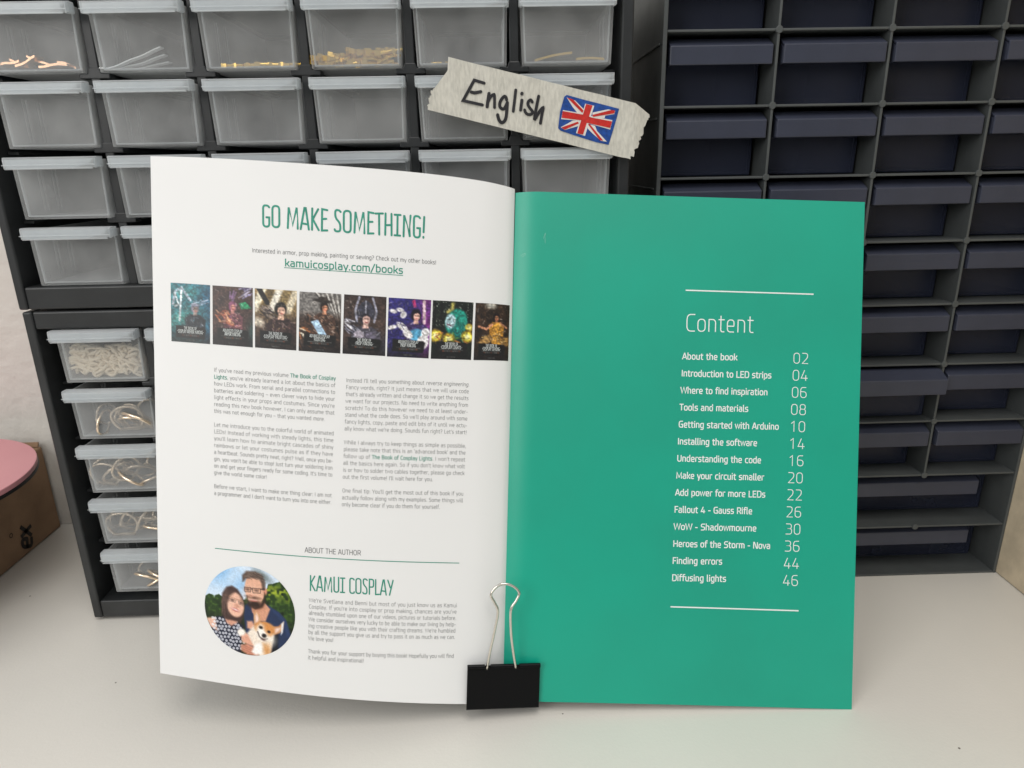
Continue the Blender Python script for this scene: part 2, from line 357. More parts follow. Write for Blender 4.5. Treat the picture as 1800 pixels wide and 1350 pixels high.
RD = {1: [(-.2465, .006, .0015, .10, -.05, .05, .98), (-.245, .012, .001, .9, .25, .3, 1), (-.257, .014, .002, .35, .9, 1.1, .9), (-.262, .010, .003, .2, -.9, 1.3, .8), (-.2415, .02, .004, .5, .7, .6, 1), (-.268, .012, .004, .2, .6, 1.4, .8), (-.251, .008, .006, .3, 1.1, .3, .9), (-.239, .009, .003, .8, .2, -.3, 1)],
      2: [(-.270, .006, .0008, .12, .12, 0, .95), (-.267, .010, .002, -.15, -.35, .35, 1.0), (-.253, .012, .004, .9, .5, .8, .9), (-.249, .009, .0035, 1.1, .45, -.4, .9), (-.243, .018, .006, .3, .9, 1.0, 1), (-.240, .013, .001, 1.2, -.3, .3, .8), (-.262, .018, .003, .9, -.6, .2, 1), (-.249, .007, .008, .25, -.9, .2, .9), (-.257, .015, .009, .3, .4, .6, .9)],
      3: [(-.2655, .006, .0006, .06, 0, .03, 1.02), (-.266, .012, .002, .3, .75, 1.0, .95), (-.247, .016, .006, .5, -.6, .8, 1), (-.252, .020, .003, 1.0, .3, .3, 1), (-.274, .016, .002, .2, .3, 1.2, .9), (-.243, .010, .004, 1.2, .3, .2, .8), (-.241, .008, .009, .4, 1.0, .3, .9), (-.258, .018, .006, .5, -.4, .6, 1)],
      4: [(-.256, .010, .002, 1.0, .45, .2, .95), (-.249, .012, .0015, 1.15, -.35, .6, .9), (-.243, .008, .004, .9, .25, -.4, .9), (-.262, .014, .003, .5, .8, .9, .8)]}
for r, lst in RD.items():
    for k, (x, dy, dz, rx, ry, rz, s) in enumerate(lst):
        if r == 3 and k == 0: lb = 'upright champagne metal ring seen full face in the fourth drawer of the lower cabinet'
        elif r == 2 and k == 0: lb = 'flat bottomed metal ring standing nearest the front of the third lower cabinet drawer'
        elif r == 1 and k == 0: lb = 'big metal ring standing at the right of the second lower cabinet drawer'
        else: lb = 'loose metal ring lying tangled in the %s drawer of the lower cabinet' % ['', 'second', 'third', 'fourth', 'bottom'][r]
        ring(x, YL + .004 + dy, zb(r) + dz, rx, ry, rz, s, lb, 'metal rings in the %s lower drawer' % ['', 'second', 'third', 'fourth', 'bottom'][r])
# bundle of cream cord
rp = MB()
for k in range(24):
    path = []; x0 = -.2728; x1 = -.2315; ph = random.uniform(0, 6); f1, f2, f3 = random.uniform(38, 60), random.uniform(30, 55), random.uniform(45, 70); lay = k % 2
    for i in range(130):
        f = i / 129
        path.append((x0 + (x1 - x0) * f + .0024 * math.sin(f * f1 + ph), YL + .0088 + .0038 * lay + .0019 * math.sin(f * f2 + ph * 2.1), .1912 + (k // 2 - 5.5) * .0014 + .0016 * math.cos(f * f3 + ph) - .001 * f + .0007 * math.sin(f * 9 + 1)))
    rp.tube(path, .00098, 6)
tag(rp.build('cord_bundle', M_rope, smooth=True), 'cream knitted cord bundle in the top drawer of the lower cabinet', 'cord')

# ------------------------------------------------------------------ right cabinet (dark drawers)
YR, XR, PXR, PZR, ZR = .45167, .1044, .06851, .04234, .38058
rc = thing('parts_cabinet', 'dark grey cabinet with open dividers and navy drawers, right of the black cabinets', 'drawer cabinet', (XR + 2 * PXR, YR, 0))
ox = XR + 2 * PXR; D = .118; zt = ZR + PZR + .0030
f = MB()
f.box(-2 * PXR - .0013, -2 * PXR + .0013, 0, D, 0, zt); f.box(2 * PXR - .0013, 2 * PXR + .0008, 0, D, 0, zt)
f.box(-2 * PXR + .0013, 2 * PXR - .0013, .0003, D, 0, .0016); f.box(-2 * PXR + .0013, 2 * PXR - .0013, .0003, D, zt - .0016, zt)
for z in (ZR, ZR - PZR, ZR - 2 * PZR, ZR - 3 * PZR, ZR - 4 * PZR): f.box(-2 * PXR - .0022, -2 * PXR - .0013, .006, D - .01, z - .007, z - .0055)
f.build('frame', M_gray, rc, bevel=.0004)
MB().box(-2 * PXR + .0013, 2 * PXR - .0013, D - .003, D - .001, .0016, zt - .0016).build('back_panel', M_gray, rc)
g = MB(); zn = [ZR - k * PZR for k in range(0, 9)]
for k in (1, 2, 3):
    x = (k - 2) * PXR; zlo = ZR - 7 * PZR if k != 2 else .0016
    g.box(x - .0008, x + .0008, .0006, D - .003, zlo, zt - .0016)
for z in zn: g.box(-2 * PXR + .0013, 2 * PXR - .0013, .0009, D - .003, z - .0007, z + .0007)
for k in (1, 2, 3):
    for z in zn:
        if z < ZR - 8.5 * PZR: continue
        x = (k - 2) * PXR; g.prism([(x + .0023 * math.cos(a * math.pi / 4), z + .0023 * math.sin(a * math.pi / 4)) for a in range(8)], 'y', .0001, .0015)
g.build('divider_grid', M_gray, rc, bevel=.0003)

def make_navy(hw, ph, shift):
    t = thing('navy_drawer', '', 'drawer')
    b = MB(); T = .0015; H = .0375; Dd = .088; y0 = .0202
    V = []
    for (z, o, ya, yb) in ((0, 0, y0, y0 + Dd), (H, 0, y0, y0 + Dd), (T, T, y0 + T, y0 + Dd - T), (H, T, y0 + T, y0 + Dd - T)):
        h = ph + (.0006 if z == H else 0) - o
        V += [(-h, ya, z), (h, ya, z), (h, yb, z), (-h, yb, z)]
    b.add(V, [(3, 2, 1, 0), (0, 1, 5, 4), (1, 2, 6, 5), (2, 3, 7, 6), (3, 0, 4, 7), (8, 9, 10, 11), (9, 8, 12, 13), (10, 9, 13, 14), (11, 10, 14, 15), (8, 11, 15, 12), (4, 5, 13, 12), (5, 6, 14, 13), (6, 7, 15, 14), (7, 4, 12, 15)])
    b.build('bin', M_navy, t, bevel=.0012, seg=3)
    h = MB(); s = shift
    h.prism([(0, .0224), (0, .0332), (.0095, .0380), (.0199, .0380), (.0199, .0364), (.0099, .0364), (.0014, .0322), (.0014, .0224)], 'x', -hw + s, hw + s)
    for e in (-1, 1):
        xa = e * (hw - .0013) + s; xb = e * hw + s
        inset = e * .0
        h.prism([(.0015, .0224), (.0015, .0321), (.0100, .0363), (.0198, .0363), (.0198, .0300), (.006, .0224)], 'x', min(xa, xb), max(xa, xb))
    o = h.build('handle', M_navyh, t, bevel=.0006)
    return t
nd = make_navy(.0313, .0310, .0008); nu = [False]
wd = make_navy(.0455, .0645, .0); wu = [False]
def put(pr, fl, x, y, z, label, group):
    o = pr if not fl[0] else copy_tree(pr)
    fl[0] = True; o.location = (x, y, z); o['label'] = label; o['group'] = group; o.rotation_euler.z = random.uniform(-.004, .004)
RN = ['cut off at the top edge', 'first full row', 'second full row', 'third full row', 'fourth full row', 'fifth full row', 'sixth full row', 'seventh full row']
CN = ['leftmost column', 'second column', 'third column', 'far right column']
vis = {-1: (0, 1, 2, 3), 0: (0, 1, 2, 3), 1: (0, 1, 2, 3), 2: (0, 1, 2, 3), 3: (2, 3), 4: (2, 3), 5: (2, 3), 6: (2, 3)}
for r, cols in vis.items():
    for c in cols:
        y = YR + random.uniform(-.0008, .0012); extra = ''
        if (r, c) == (5, 2): y = YR - .010; extra = ' pulled slightly out'
        put(nd, nu, XR + (c + .5) * PXR, y, ZR - (r + 1) * PZR + .0012, 'dark navy drawer%s, %s, %s of the grey cabinet' % (extra, RN[r + 1], CN[c]), 'navy drawers of the grey cabinet')
for r in (7, 8):
    put(wd, wu, XR + 3 * PXR, YR + .005, ZR - (r + 1) * PZR + (.0012 if r == 7 else .0022), 'wide dark drawer with narrower grey handle, %s of two wide ones beside the green page' % ['upper', 'lower'][r - 7], 'wide drawers at the bottom of the grey cabinet')

# ------------------------------------------------------------------ cardboard box and pink disc at the left
bx = thing('cardboard_box', 'brown cardboard box with black lettering against the plaster wall', 'box', (-.50, .48, 0))
MB().box(-.10, .0995, -.17, .088, .0006, .0790).build('carton', M_card, bx, bevel=.0015)
MB().box(.0996, .1000, -.03, -.0288, .001, .079).build('seam', mat('seam', (.13, .075, .04), .9), bx)
fl = MB(); fl.add([(-.10, .086, .079), (.098, .086, .079), (.098, .088, .083), (-.10, .088, .0830), (-.10, .0845, .0795), (.098, .0845, .0795), (.098, .0865, .0835), (-.10, .0865, .0835)], [(0, 1, 2, 3), (7, 6, 5, 4), (0, 4, 5, 1), (1, 5, 6, 2), (2, 6, 7, 3), (3, 7, 4, 0)])
fl.build('flap', M_card, bx)
st = MB().tube([(.055, .084, .0815), (.078, .079, .0830), (.0905, .075, .0850)], .0022, 8); st.build('strap', M_rub, bx, smooth=True)
dc = thing('round_lid', 'pink round lid with black rim lying on the cardboard box', 'lid', (-.428, .449, .079))
def cyl(r, z0, z1, n=96, b=None): return MB().prism([(r * math.cos(2 * math.pi * k / n), r * math.sin(2 * math.pi * k / n)) for k in range(n)], 'z', z0, z1)
cyl(.0868, .0175, .0215).build('top', M_pink, dc, bevel=.0006)
cyl(.0872, .0150, .0174).build('rim', M_blackr, dc, bevel=.0006)
cyl(.045, .0002, .0149).build('base', M_blackr, dc)

# ------------------------------------------------------------------ stroke lettering
def rnd(pts, closed=False, seg=4):
    out = []; n = len(pts)
    for i, p in enumerate(pts):
        r = p[2] if len(p) > 2 else 0
        if r == 0 or (not closed and i in (0, n - 1)): out.append((p[0], p[1])); continue
        a = pts[i - 1]; b = pts[(i + 1) % n]
        va = (a[0] - p[0], a[1] - p[1]); vb = (b[0] - p[0], b[1] - p[1]); la = math.hypot(*va) or 1e-6; lb = math.hypot(*vb) or 1e-6
        ra = min(r, la * .5); rb = min(r, lb * .5)
        A = (p[0] + va[0] / la * ra, p[1] + va[1] / la * ra); B = (p[0] + vb[0] / lb * rb, p[1] + vb[1] / lb * rb)
        for k in range(seg + 1):
            t = k / seg; out.append(((1 - t) ** 2 * A[0] + 2 * t * (1 - t) * p[0] + t * t * B[0], (1 - t) ** 2 * A[1] + 2 * t * (1 - t) * p[1] + t * t * B[1]))
    return out
X = .5; r_ = .17
GL = {}
def G(ch, adv, *st): GL[ch] = (adv, st)
stem = [(.07, .74), (.07, 0)]
G('a', .45, [(.09, X), (.37, X, .15), (.37, 0)], [(.37, .29), (.06, .29, .13), (.06, 0, .13), (.37, 0)])
G('b', .46, stem, [(.07, X), (.39, X, r_), (.39, 0, r_), (.07, 0)])
G('c', .40, [(.37, X), (.07, X, r_), (.07, 0, r_), (.37, 0)])
G('d', .46, [(.38, .74), (.38, 0)], [(.38, X), (.06, X, r_), (.06, 0, r_), (.38, 0)])
G('e', .45, [(.37, 0), (.07, 0, r_), (.07, X, r_), (.38, X, r_), (.38, .24, .03), (.07, .24)])
G('f', .30, [(.31, .74), (.12, .74, .12), (.12, 0)], [(.02, X), (.28, X)])
G('g', .46, [(.38, 0), (.06, 0, r_), (.06, X, r_), (.38, X), (.38, -.2, .14), (.08, -.2)])
G('h', .46, stem, [(.07, X), (.38, X, .16), (.38, 0)])
G('i', .17, [(.08, X), (.08, 0)], [(.08, .64), (.08, .72)])
G('j', .18, [(.09, X), (.09, -.2, .1), (-.02, -.2)], [(.09, .64), (.09, .72)])
G('k', .41, stem, [(.07, .25), (.19, .25), (.37, X)], [(.19, .25), (.39, 0)])
G('l', .20, [(.07, .74), (.07, 0, .08), (.16, 0)])
G('m', .70, [(.07, X), (.07, 0)], [(.07, X), (.35, X, .14), (.35, 0)], [(.30, X), (.62, X, .16), (.62, 0)])
G('n', .46, [(.07, X), (.07, 0)], [(.07, X), (.38, X, .16), (.38, 0)])
GL['o'] = (.46, (('c', [(.06, 0, r_), (.40, 0, r_), (.40, X, r_), (.06, X, r_)]),))
G('p', .46, [(.07, X), (.07, -.2)], [(.07, X), (.39, X, r_), (.39, 0, r_), (.07, 0)])
G('q', .46, [(.38, X), (.38, -.2)], [(.38, X), (.06, X, r_), (.06, 0, r_), (.38, 0)])
G('r', .31, [(.07, X), (.07, 0)], [(.07, .43), (.15, X, .06), (.29, X)])
G('s', .40, [(.34, X), (.06, X, .12), (.06, .26, .1), (.34, .26, .1), (.34, 0, .12), (.05, 0)])
G('t', .31, [(.12, .65), (.12, 0, .12), (.28, 0)], [(.02, X), (.28, X)])
G('u', .46, [(.07, X), (.07, 0, .16), (.38, 0)], [(.38, X), (.38, 0)])
G('v', .40, [(.02, X), (.2, 0), (.38, X)])
G('w', .60, [(.02, X), (.16, 0), (.30, X), (.44, 0), (.58, X)])
G('x', .40, [(.03, X), (.37, 0)], [(.03, 0), (.37, X)])
G('y', .40, [(.02, X), (.2, .02)], [(.38, X), (.16, -.2)])
G('z', .39, [(.04, X), (.35, X), (.04, 0), (.35, 0)])
C = .69
G('A', .52, [(.02, 0), (.24, C), (.28, C), (.50, 0)], [(.08, .2), (.44, .2)])
G('B', .53, [(.08, 0), (.08, C), (.44, C, .14), (.44, .37, .14), (.08, .37)], [(.08, .37), (.47, .37, .15), (.47, 0, .15), (.08, 0)])
G('C', .48, [(.44, C), (.07, C, .24), (.07, 0, .24), (.44, 0)])
G('D', .56, [(.08, 0), (.08, C), (.50, C, .22), (.50, 0, .22), (.08, 0)])
G('E', .46, [(.42, C), (.08, C), (.08, 0), (.42, 0)], [(.08, .36), (.38, .36)])
G('F', .43, [(.41, C), (.08, C), (.08, 0)], [(.08, .34), (.37, .34)])
G('G', .54, [(.47, C), (.07, C, .24), (.07, 0, .24), (.47, 0), (.47, .34), (.30, .34)])
G('H', .58, [(.08, 0), (.08, C)], [(.50, 0), (.50, C)], [(.08, .35), (.50, .35)])
G('I', .18, [(.09, 0), (.09, C)])
G('J', .24, [(.14, C), (.14, 0, .1), (.0, 0)])
G('K', .50, [(.08, 0), (.08, C)], [(.46, C), (.18, .36), (.48, 0)], [(.08, .36), (.18, .36)])
G('L', .42, [(.08, C), (.08, 0), (.40, 0)])
G('M', .72, [(.08, 0), (.10, C), (.36, .12), (.62, C), (.64, 0)])
G('N', .60, [(.08, 0), (.08, C), (.16, C), (.44, 0), (.52, 0), (.52, C)])
GL['O'] = (.58, (('c', [(.07, 0, .24), (.51, 0, .24), (.51, C, .24), (.07, C, .24)]),))
G('P', .50, [(.08, 0), (.08, C), (.46, C, .18), (.46, .28, .18), (.08, .28)])
G('R', .53, [(.08, 0), (.08, C), (.47, C, .18), (.47, .30, .18), (.08, .30)], [(.30, .30), (.49, 0)])
G('S', .49, [(.44, C), (.06, C, .18), (.06, .36, .15), (.43, .36, .15), (.43, 0, .18), (.05, 0)])
G('T', .46, [(.02, C), (.44, C)], [(.23, C), (.23, 0)])
G('U', .56, [(.08, C), (.08, 0, .2), (.48, 0, .2), (.48, C)])
G('V', .50, [(.02, C), (.25, 0), (.48, C)])
G('W', .76, [(.02, C), (.18, 0), (.38, C), (.58, 0), (.74, C)])
G('Y', .48, [(.02, C), (.24, .30), (.46, C)], [(.24, .30), (.24, 0)])
GL['0'] = (.54, (('c', [(.07, 0, .22), (.47, 0, .22), (.47, C, .22), (.07, C, .22)]),))
G('1', .54, [(.12, .55), (.30, C), (.30, 0)])
G('2', .54, [(.08, C), (.45, C, .18), (.45, .40, .12), (.08, 0), (.48, 0)])
G('3', .54, [(.08, C), (.45, C, .16), (.45, .37, .14), (.18, .37)], [(.18, .37), (.47, .37, .15), (.47, 0, .17), (.07, 0)])
G('4', .54, [(.28, C), (.06, .16), (.50, .16)], [(.38, .36), (.38, 0)])
G('6', .54, [(.44, C), (.07, C, .24), (.07, 0, .22), (.47, 0, .2), (.47, .40, .2), (.07, .40)])
GL['8'] = (.54, (('c', [(.09, .37, .15), (.45, .37, .15), (.45, C, .16), (.09, C, .16)]), ('c', [(.07, 0, .17), (.47, 0, .17), (.47, .37, .15), (.07, .37, .15)])))
G('.', .17, [(.08, -.01), (.08, .06)]); G(',', .17, [(.09, .06), (.06, -.10)]); G('!', .19, [(.09, C), (.09, .2)], [(.09, -.01), (.09, .06)])
G('?', .42, [(.04, C), (.35, C, .16), (.35, .38, .14), (.17, .34), (.17, .18)], [(.17, -.01), (.17, .06)])
G("'", .13, [(.07, C + .02), (.06, .52)]); G('-', .30, [(.04, .27), (.26, .27)]); G('\u2013', .46, [(.03, .27), (.43, .27)])
G(':', .17, [(.08, -.01), (.08, .06)], [(.08, .40), (.08, .47)]); G('/', .38, [(.02, -.08), (.34, .76)]); G(' ', .24)
AM = {}
def A(ch, adv, *st): AM[ch] = (adv, st)
A('G', .33, [(.28, .92), (.22, 1, .08), (.04, 1, .16), (.04, 0, .17), (.28, 0, .15), (.28, .44), (.17, .44)])
AM['O'] = (.37, (('c', [(.04, 0, .18), (.31, 0, .18), (.31, 1, .18), (.04, 1, .18)]),))
A('M', .50, [(.05, 0), (.09, .98), (.24, .14), (.40, .99), (.44, 0)]); A('A', .38, [(.02, 0), (.17, 1), (.22, 1), (.34, 0)], [(.08, .27), (.29, .24)])
A('K', .35, [(.05, 0), (.06, 1)], [(.29, .98), (.08, .50), (.31, 0)]); A('E', .30, [(.26, .97), (.06, 1), (.05, 0), (.26, .02)], [(.06, .54), (.22, .56)])
A('S', .31, [(.26, .92), (.2, 1, .08), (.05, 1, .14), (.05, .62, .2), (.25, .40, .2), (.25, 0, .15), (.05, 0, .1), (.03, .09)])
A('T', .30, [(0, .97), (.29, 1)], [(.14, .98), (.15, 0)]); A('H', .36, [(.05, 0), (.06, 1)], [(.30, 0), (.29, 1)], [(.06, .45), (.30, .48)])
A('I', .29, [(.02, .98), (.25, .99)], [(.135, .98), (.13, .02)], [(.02, .02), (.24, .02)]); A('N', .38, [(.05, 0), (.07, 1), (.30, 0), (.32, 1)])
A('!', .15, [(.08, 1), (.06, .28)], [(.055, .06), (.055, .02)]); A('U', .36, [(.05, 1), (.05, 0, .17), (.30, 0, .17), (.30, 1)])
A('C', .31, [(.27, .91), (.22, 1, .08), (.04, 1, .16), (.04, 0, .17), (.27, 0, .12), (.28, .10)]); A('P', .32, [(.05, 0), (.05, 1), (.28, 1, .14), (.28, .48, .14), (.06, .48)])
A('L', .27, [(.05, 1), (.05, 0), (.25, .02)]); A('Y', .33, [(.02, 1), (.16, .50)], [(.31, 1), (.12, 0)])
A('B', .34, [(.05, 0), (.05, 1), (.26, 1, .12), (.26, .54, .12), (.05, .54)], [(.05, .54), (.29, .54, .13), (.29, 0, .13), (.05, 0)])
A('D', .35, [(.05, 0), (.05, 1), (.31, 1, .17), (.31, 0, .17), (.05, 0)]); A('V', .34, [(.02, 1), (.17, 0), (.32, 1)]); A('F', .29, [(.26, .98), (.05, 1), (.05, 0)], [(.05, .54), (.22, .55)])
A('R', .34, [(.05, 0), (.05, 1), (.28, 1, .14), (.28, .5, .14), (.06, .48), (.31, 0)]); A('W', .5, [(.03, 1), (.13, 0), (.25, .85), (.37, 0), (.47, 1)])
A('-', .2, [(.02, .5), (.18, .5)]); A(' ', .15)

def ribbon(mb, pts, w, closed, mp, cap):
    n = len(pts)
    if n < 2: return
    P = [pts[0]]
    for p in pts[1:]:
        if math.hypot(p[0] - P[-1][0], p[1] - P[-1][1]) > 1e-5: P.append(p)
    if closed and math.hypot(P[0][0] - P[-1][0], P[0][1] - P[-1][1]) < 1e-5: P.pop()
    n = len(P)
    if n < 2: return
    h = w / 2
    def dr(a, b):
        l = math.hypot(b[0] - a[0], b[1] - a[1]) or 1e-9; return ((b[0] - a[0]) / l, (b[1] - a[1]) / l)
    L = []; R = []
    for i in range(n):
        if closed: d0 = dr(P[i - 1], P[i]); d1 = dr(P[i], P[(i + 1) % n])
        else: d0 = dr(P[max(i - 1, 0)], P[max(i, 1)]) if i > 0 else dr(P[0], P[1]); d1 = dr(P[i], P[i + 1]) if i < n - 1 else d0
        mx, my = -(d0[1] + d1[1]), d0[0] + d1[0]; ml = math.hypot(mx, my)
        if ml < .35: mx, my = -d0[1], d0[0]; k = 1
        else: mx /= ml; my /= ml; k = min(1.9, 1 / max(.3, ml / 2))
        x, y = P[i]
        if not closed and i in (0, n - 1) and cap == 'sq':
            s = -1 if i == 0 else 1; x += d0[0] * h * .6 * s; y += d0[1] * h * .6 * s
        L.append((x + mx * h * k, y + my * h * k)); R.append((x - mx * h * k, y - my * h * k))
    V = [mp(*q) for q in L] + [mp(*q) for q in R]
    F = [(i, n + i, n + (i + 1) % n, (i + 1) % n) for i in range(n if closed else n - 1)]
    mb.add(V, F)
    if cap == 'round' and not closed:
        for e, o in ((P[0], P[1]), (P[-1], P[-2])):
            dx, dy = dr(o, e); a0 = math.atan2(dy, dx)
            pts2 = [(e[0] + h * math.cos(a0 - math.pi / 2 + math.pi * k / 6), e[1] + h * math.sin(a0 - math.pi / 2 + math.pi * k / 6)) for k in range(7)]
            mb.add([mp(*q) for q in pts2], [tuple(range(7))])

def width(runs, font):
    return sum(font.get(ch, font[' '])[0] for t, _ in runs for ch in t)
def put_text(mbs, runs, font, uv0, uv1, em, wgt, page, cap='sq', seg=3, jit=0, natural=False, track=.05):
    """runs: [(text, style)], drawn along the baseline uv0 -> uv1; style picks the mesh in mbs"""
    if isinstance(runs, str): runs = [(runs, 'n')]
    nch = sum(len(t) for t, _ in runs)
    tot = width(runs, font) + track * (nch - 1); Lw = page.dist(uv0, uv1); sx = em if natural else Lw / tot
    ddx, ddy = (uv1[0] - uv0[0]) / Lw, (uv1[1] - uv0[1]) / Lw
    x = 0
    for t, stl in runs:
        sk = .2 if stl == 'i' else 0; wg = wgt * (1.75 if stl == 'b' else 1); mb = mbs['b' if stl == 'b' else 'n']
        for ch in t:
            adv, sts = font.get(ch, font[' '])
            j = random.uniform(-jit, jit)
            for s in sts:
                cl = False
                if s and s[0] == 'c': cl = True; s = s[1]
                pts = rnd(s, cl, seg)
                pts = [((x + p[0] + sk * p[1]) * sx, (p[1] + j) * em) for p in pts]
                ribbon(mb, pts, wg * em, cl, lambda a, b: page.pt(uv0[0] + ddx * a, uv0[1] + ddy * a + b / page.H), cap)
            x += adv + track

# ------------------------------------------------------------------ the open booklet
TOP = [[0.01245, 0.41792, 0.29394], [-0.00031, 0.41586, 0.29668], [-0.01308, 0.41395, 0.299], [-0.02586, 0.41222, 0.30097], [-0.03866, 0.4107, 0.30267], [-0.05145, 0.4094, 0.30417], [-0.06425, 0.40835, 0.30551], [-0.07705, 0.40756, 0.30674], [-0.08984, 0.40703, 0.30789], [-0.10263, 0.40678, 0.30898], [-0.11542, 0.4068, 0.31003], [-0.1282, 0.40711, 0.31103], [-0.14097, 0.40769, 0.31198], [-0.15375, 0.40854, 0.31286], [-0.16652, 0.40965, 0.31363], [-0.17929, 0.41101, 0.31425], [-0.19206, 0.4126, 0.31468]]
BOT = [[-0.00159, 0.32503, 0.00805], [-0.01353, 0.32296, 0.01034], [-0.02548, 0.32112, 0.01257], [-0.03742, 0.31952, 0.01475], [-0.04935, 0.31816, 0.01689], [-0.06128, 0.31706, 0.01903], [-0.07321, 0.31622, 0.02115], [-0.08512, 0.31563, 0.02328], [-0.09703, 0.31529, 0.0254], [-0.10894, 0.31521, 0.02752], [-0.12084, 0.31539, 0.02962], [-0.13273, 0.31581, 0.03168], [-0.14462, 0.31646, 0.0337], [-0.15651, 0.31736, 0.03564], [-0.1684, 0.31847, 0.03747], [-0.18029, 0.31979, 0.03915], [-0.19218, 0.32131, 0.04066]]
SB = Vector((-0.00329, 0.32524, 0.01002)); CU = Vector((0.998487, -0.025182, -0.048886)); UPB = Vector((0.054292, 0.310229, 0.94911)); NB = Vector((-0.008735, -0.950328, 0.311127))
def crom(P, s):
    n = len(P) - 1; t = min(max(s, 0), 1) * n; i = min(int(t), n - 1); f = t - i
    p1 = Vector(P[i]); p2 = Vector(P[i + 1]); p0 = Vector(P[i - 1]) if i > 0 else 2 * p1 - p2; p3 = Vector(P[i + 2]) if i < n - 1 else 2 * p2 - p1
    return .5 * ((2 * p1) + (p2 - p0) * f + (2 * p0 - 5 * p1 + 4 * p2 - p3) * f * f + (3 * p1 - p0 - 3 * p2 + p3) * f ** 3)
class LeftPage:
    H = .2885
    def base(s, u, v):
        b = crom(BOT, u); t = crom(TOP, u); P = b + (t - b) * v
        k = max(0, 1 - u / .10); k2 = max(0, 1 - u / .02)
        return P - NB * (.0028 * k * k + .0010 * k2 * k2)
    def pt(s, u, v, off=.00013):
        P = s.base(u, v); a = s.base(u + .004, v) - s.base(u - .004, v) if .004 < u < .996 else s.base(min(1, u + .004), v) - s.base(max(0, u - .004), v)
        n = a.cross(s.base(u, v + .01) - s.base(u, v - .01)); n.normalize()
        if n.dot(NB) < 0: n = -n
        return P + n * off
    def dist(s, a, b):
        return sum((s.base(a[0] + (b[0] - a[0]) * k / 8, a[1] + (b[1] - a[1]) * k / 8) - s.base(a[0] + (b[0] - a[0]) * (k + 1) / 8, a[1] + (b[1] - a[1]) * (k + 1) / 8)).length for k in range(8))
class RightPage:
    H = .297; Wd = .205
    def pt(s, u, v, off=.00013):
        k = max(0, 1 - u / .075); w = .0006 * math.sin(u * 3.1)
        return SB + CU * (s.Wd * u) + UPB * (s.H * v) + NB * (-.0042 * k * k - .0 + off - w)
    base = lambda s, u, v: s.pt(u, v, 0)
    def dist(s, a, b): return math.hypot((b[0] - a[0]) * s.Wd, (b[1] - a[1]) * s.H)
LP, RP = LeftPage(), RightPage()
def sheet(page, nu, nv, o0, o1, u0=0, u1=1, v0=0, v1=1, ease=True):
    mb = MB(); us = [u0 + (u1 - u0) * ((i / nu) ** 1.6 if ease else i / nu) for i in range(nu + 1)]
    V = [page.pt(u, v0 + (v1 - v0) * j / nv, o) for o in (o0, o1) for u in us for j in range(nv + 1)]
    K = (nu + 1) * (nv + 1); q = lambda i, j, l: l * K + i * (nv + 1) + j; F = []
    for i in range(nu):
        for j in range(nv):
            F.append((q(i, j, 0), q(i + 1, j, 0), q(i + 1, j + 1, 0), q(i, j + 1, 0))); F.append((q(i, j + 1, 1), q(i + 1, j + 1, 1), q(i + 1, j, 1), q(i, j, 1)))
        for j in (0, nv): F.append((q(i, j, 0), q(i, j, 1), q(i + 1, j, 1), q(i + 1, j, 0)))
    for j in range(nv):
        for i in (0, nu): F.append((q(i, j, 0), q(i, j + 1, 0), q(i, j + 1, 1), q(i, j, 1)))
    return mb.add(V, F)
book = thing('open_booklet', 'open printed booklet leaning on the drawers, white left page and green contents page', 'book')
lpg = sheet(LP, 72, 12, 0, -.0004).build('white_page', M_paper, book, smooth=False)
rpg = sheet(RP, 60, 12, 0, -.00025).build('green_page', M_green, book)
sheet(RP, 40, 4, -.0003, -.0036, .012, .9985, .0012, .9988).build('page_block', M_edge, book)
for o in (lpg, rpg):
    o.data.polygons.foreach_set('use_smooth', [True] * len(o.data.polygons)); o.data.set_sharp_from_angle(angle=math.radians(30))

# --- printed text, left page
def mbset(): return {'n': MB(), 'b': MB()}
def rule(page, a, b, h, n=24):
    mb = MB(); V = []
    for i in range(n + 1):
        u = a[0] + (b[0] - a[0]) * i / n; v = a[1] + (b[1] - a[1]) * i / n
        V += [page.pt(u, v - h / 2 / page.H), page.pt(u, v + h / 2 / page.H)]
    return mb.add(V, [(2 * i, 2 * i + 1, 2 * i + 3, 2 * i + 2) for i in range(n)])
t = mbset(); put_text(t, 'GO MAKE SOMETHING!', AM, (0.6900, 0.8757), (0.2465, 0.8773), .0116, .095, LP, 'round', 5, .008, track=.035)
t['n'].build('heading_text', M_gink, lpg, fix=False)
t = mbset(); put_text(t, 'Interested in armor, prop making, painting or sewing? Check out my other books!', GL, (0.7183, 0.8251), (0.2170, 0.8300), .0031, .068, LP)
t['n'].build('intro_text', M_ink, lpg, fix=False)
t = mbset(); put_text(t, 'kamuicosplay.com/books', GL, (0.6291, 0.8035), (0.3079, 0.8067), .0053, .115, LP)
t['n'].v += []; rl = rule(LP, (0.6309, 0.8005), (0.3078, 0.8032), .00032); t['n'].add(rl.v, rl.f)
t['n'].build('link_text', M_gink, lpg, fix=False)
COL1 = ["If you've read my previous volume |b:The Book of Cosplay", "|b:Lights|n:, you've already learned a lot about the basics of", "how LEDs work. From serial and parallel connections to", "batteries and soldering \u2013 even clever ways to hide your", "light effects in your props and costumes. Since you're", "reading this new book however, I can only assume that", "this was not enough for you \u2013 that you wanted |i:more.", None,
        "Let me introduce you to the colorful world of animated", "LEDs! Instead of working with steady lights, this time", "you'll learn how to animate bright cascades of shiny", "rainbows or let your costumes pulse as if they have", "a heartbeat. Sounds pretty neat, right? Well, once you be-", "gin, you won't be able to stop! Just turn your soldering iron", "on and get your fingers ready for some coding. It's time to", "give the world some color!", None, "Before we start, I want to make one thing clear: I am not", "a programmer and I don't want to turn you into one either."]
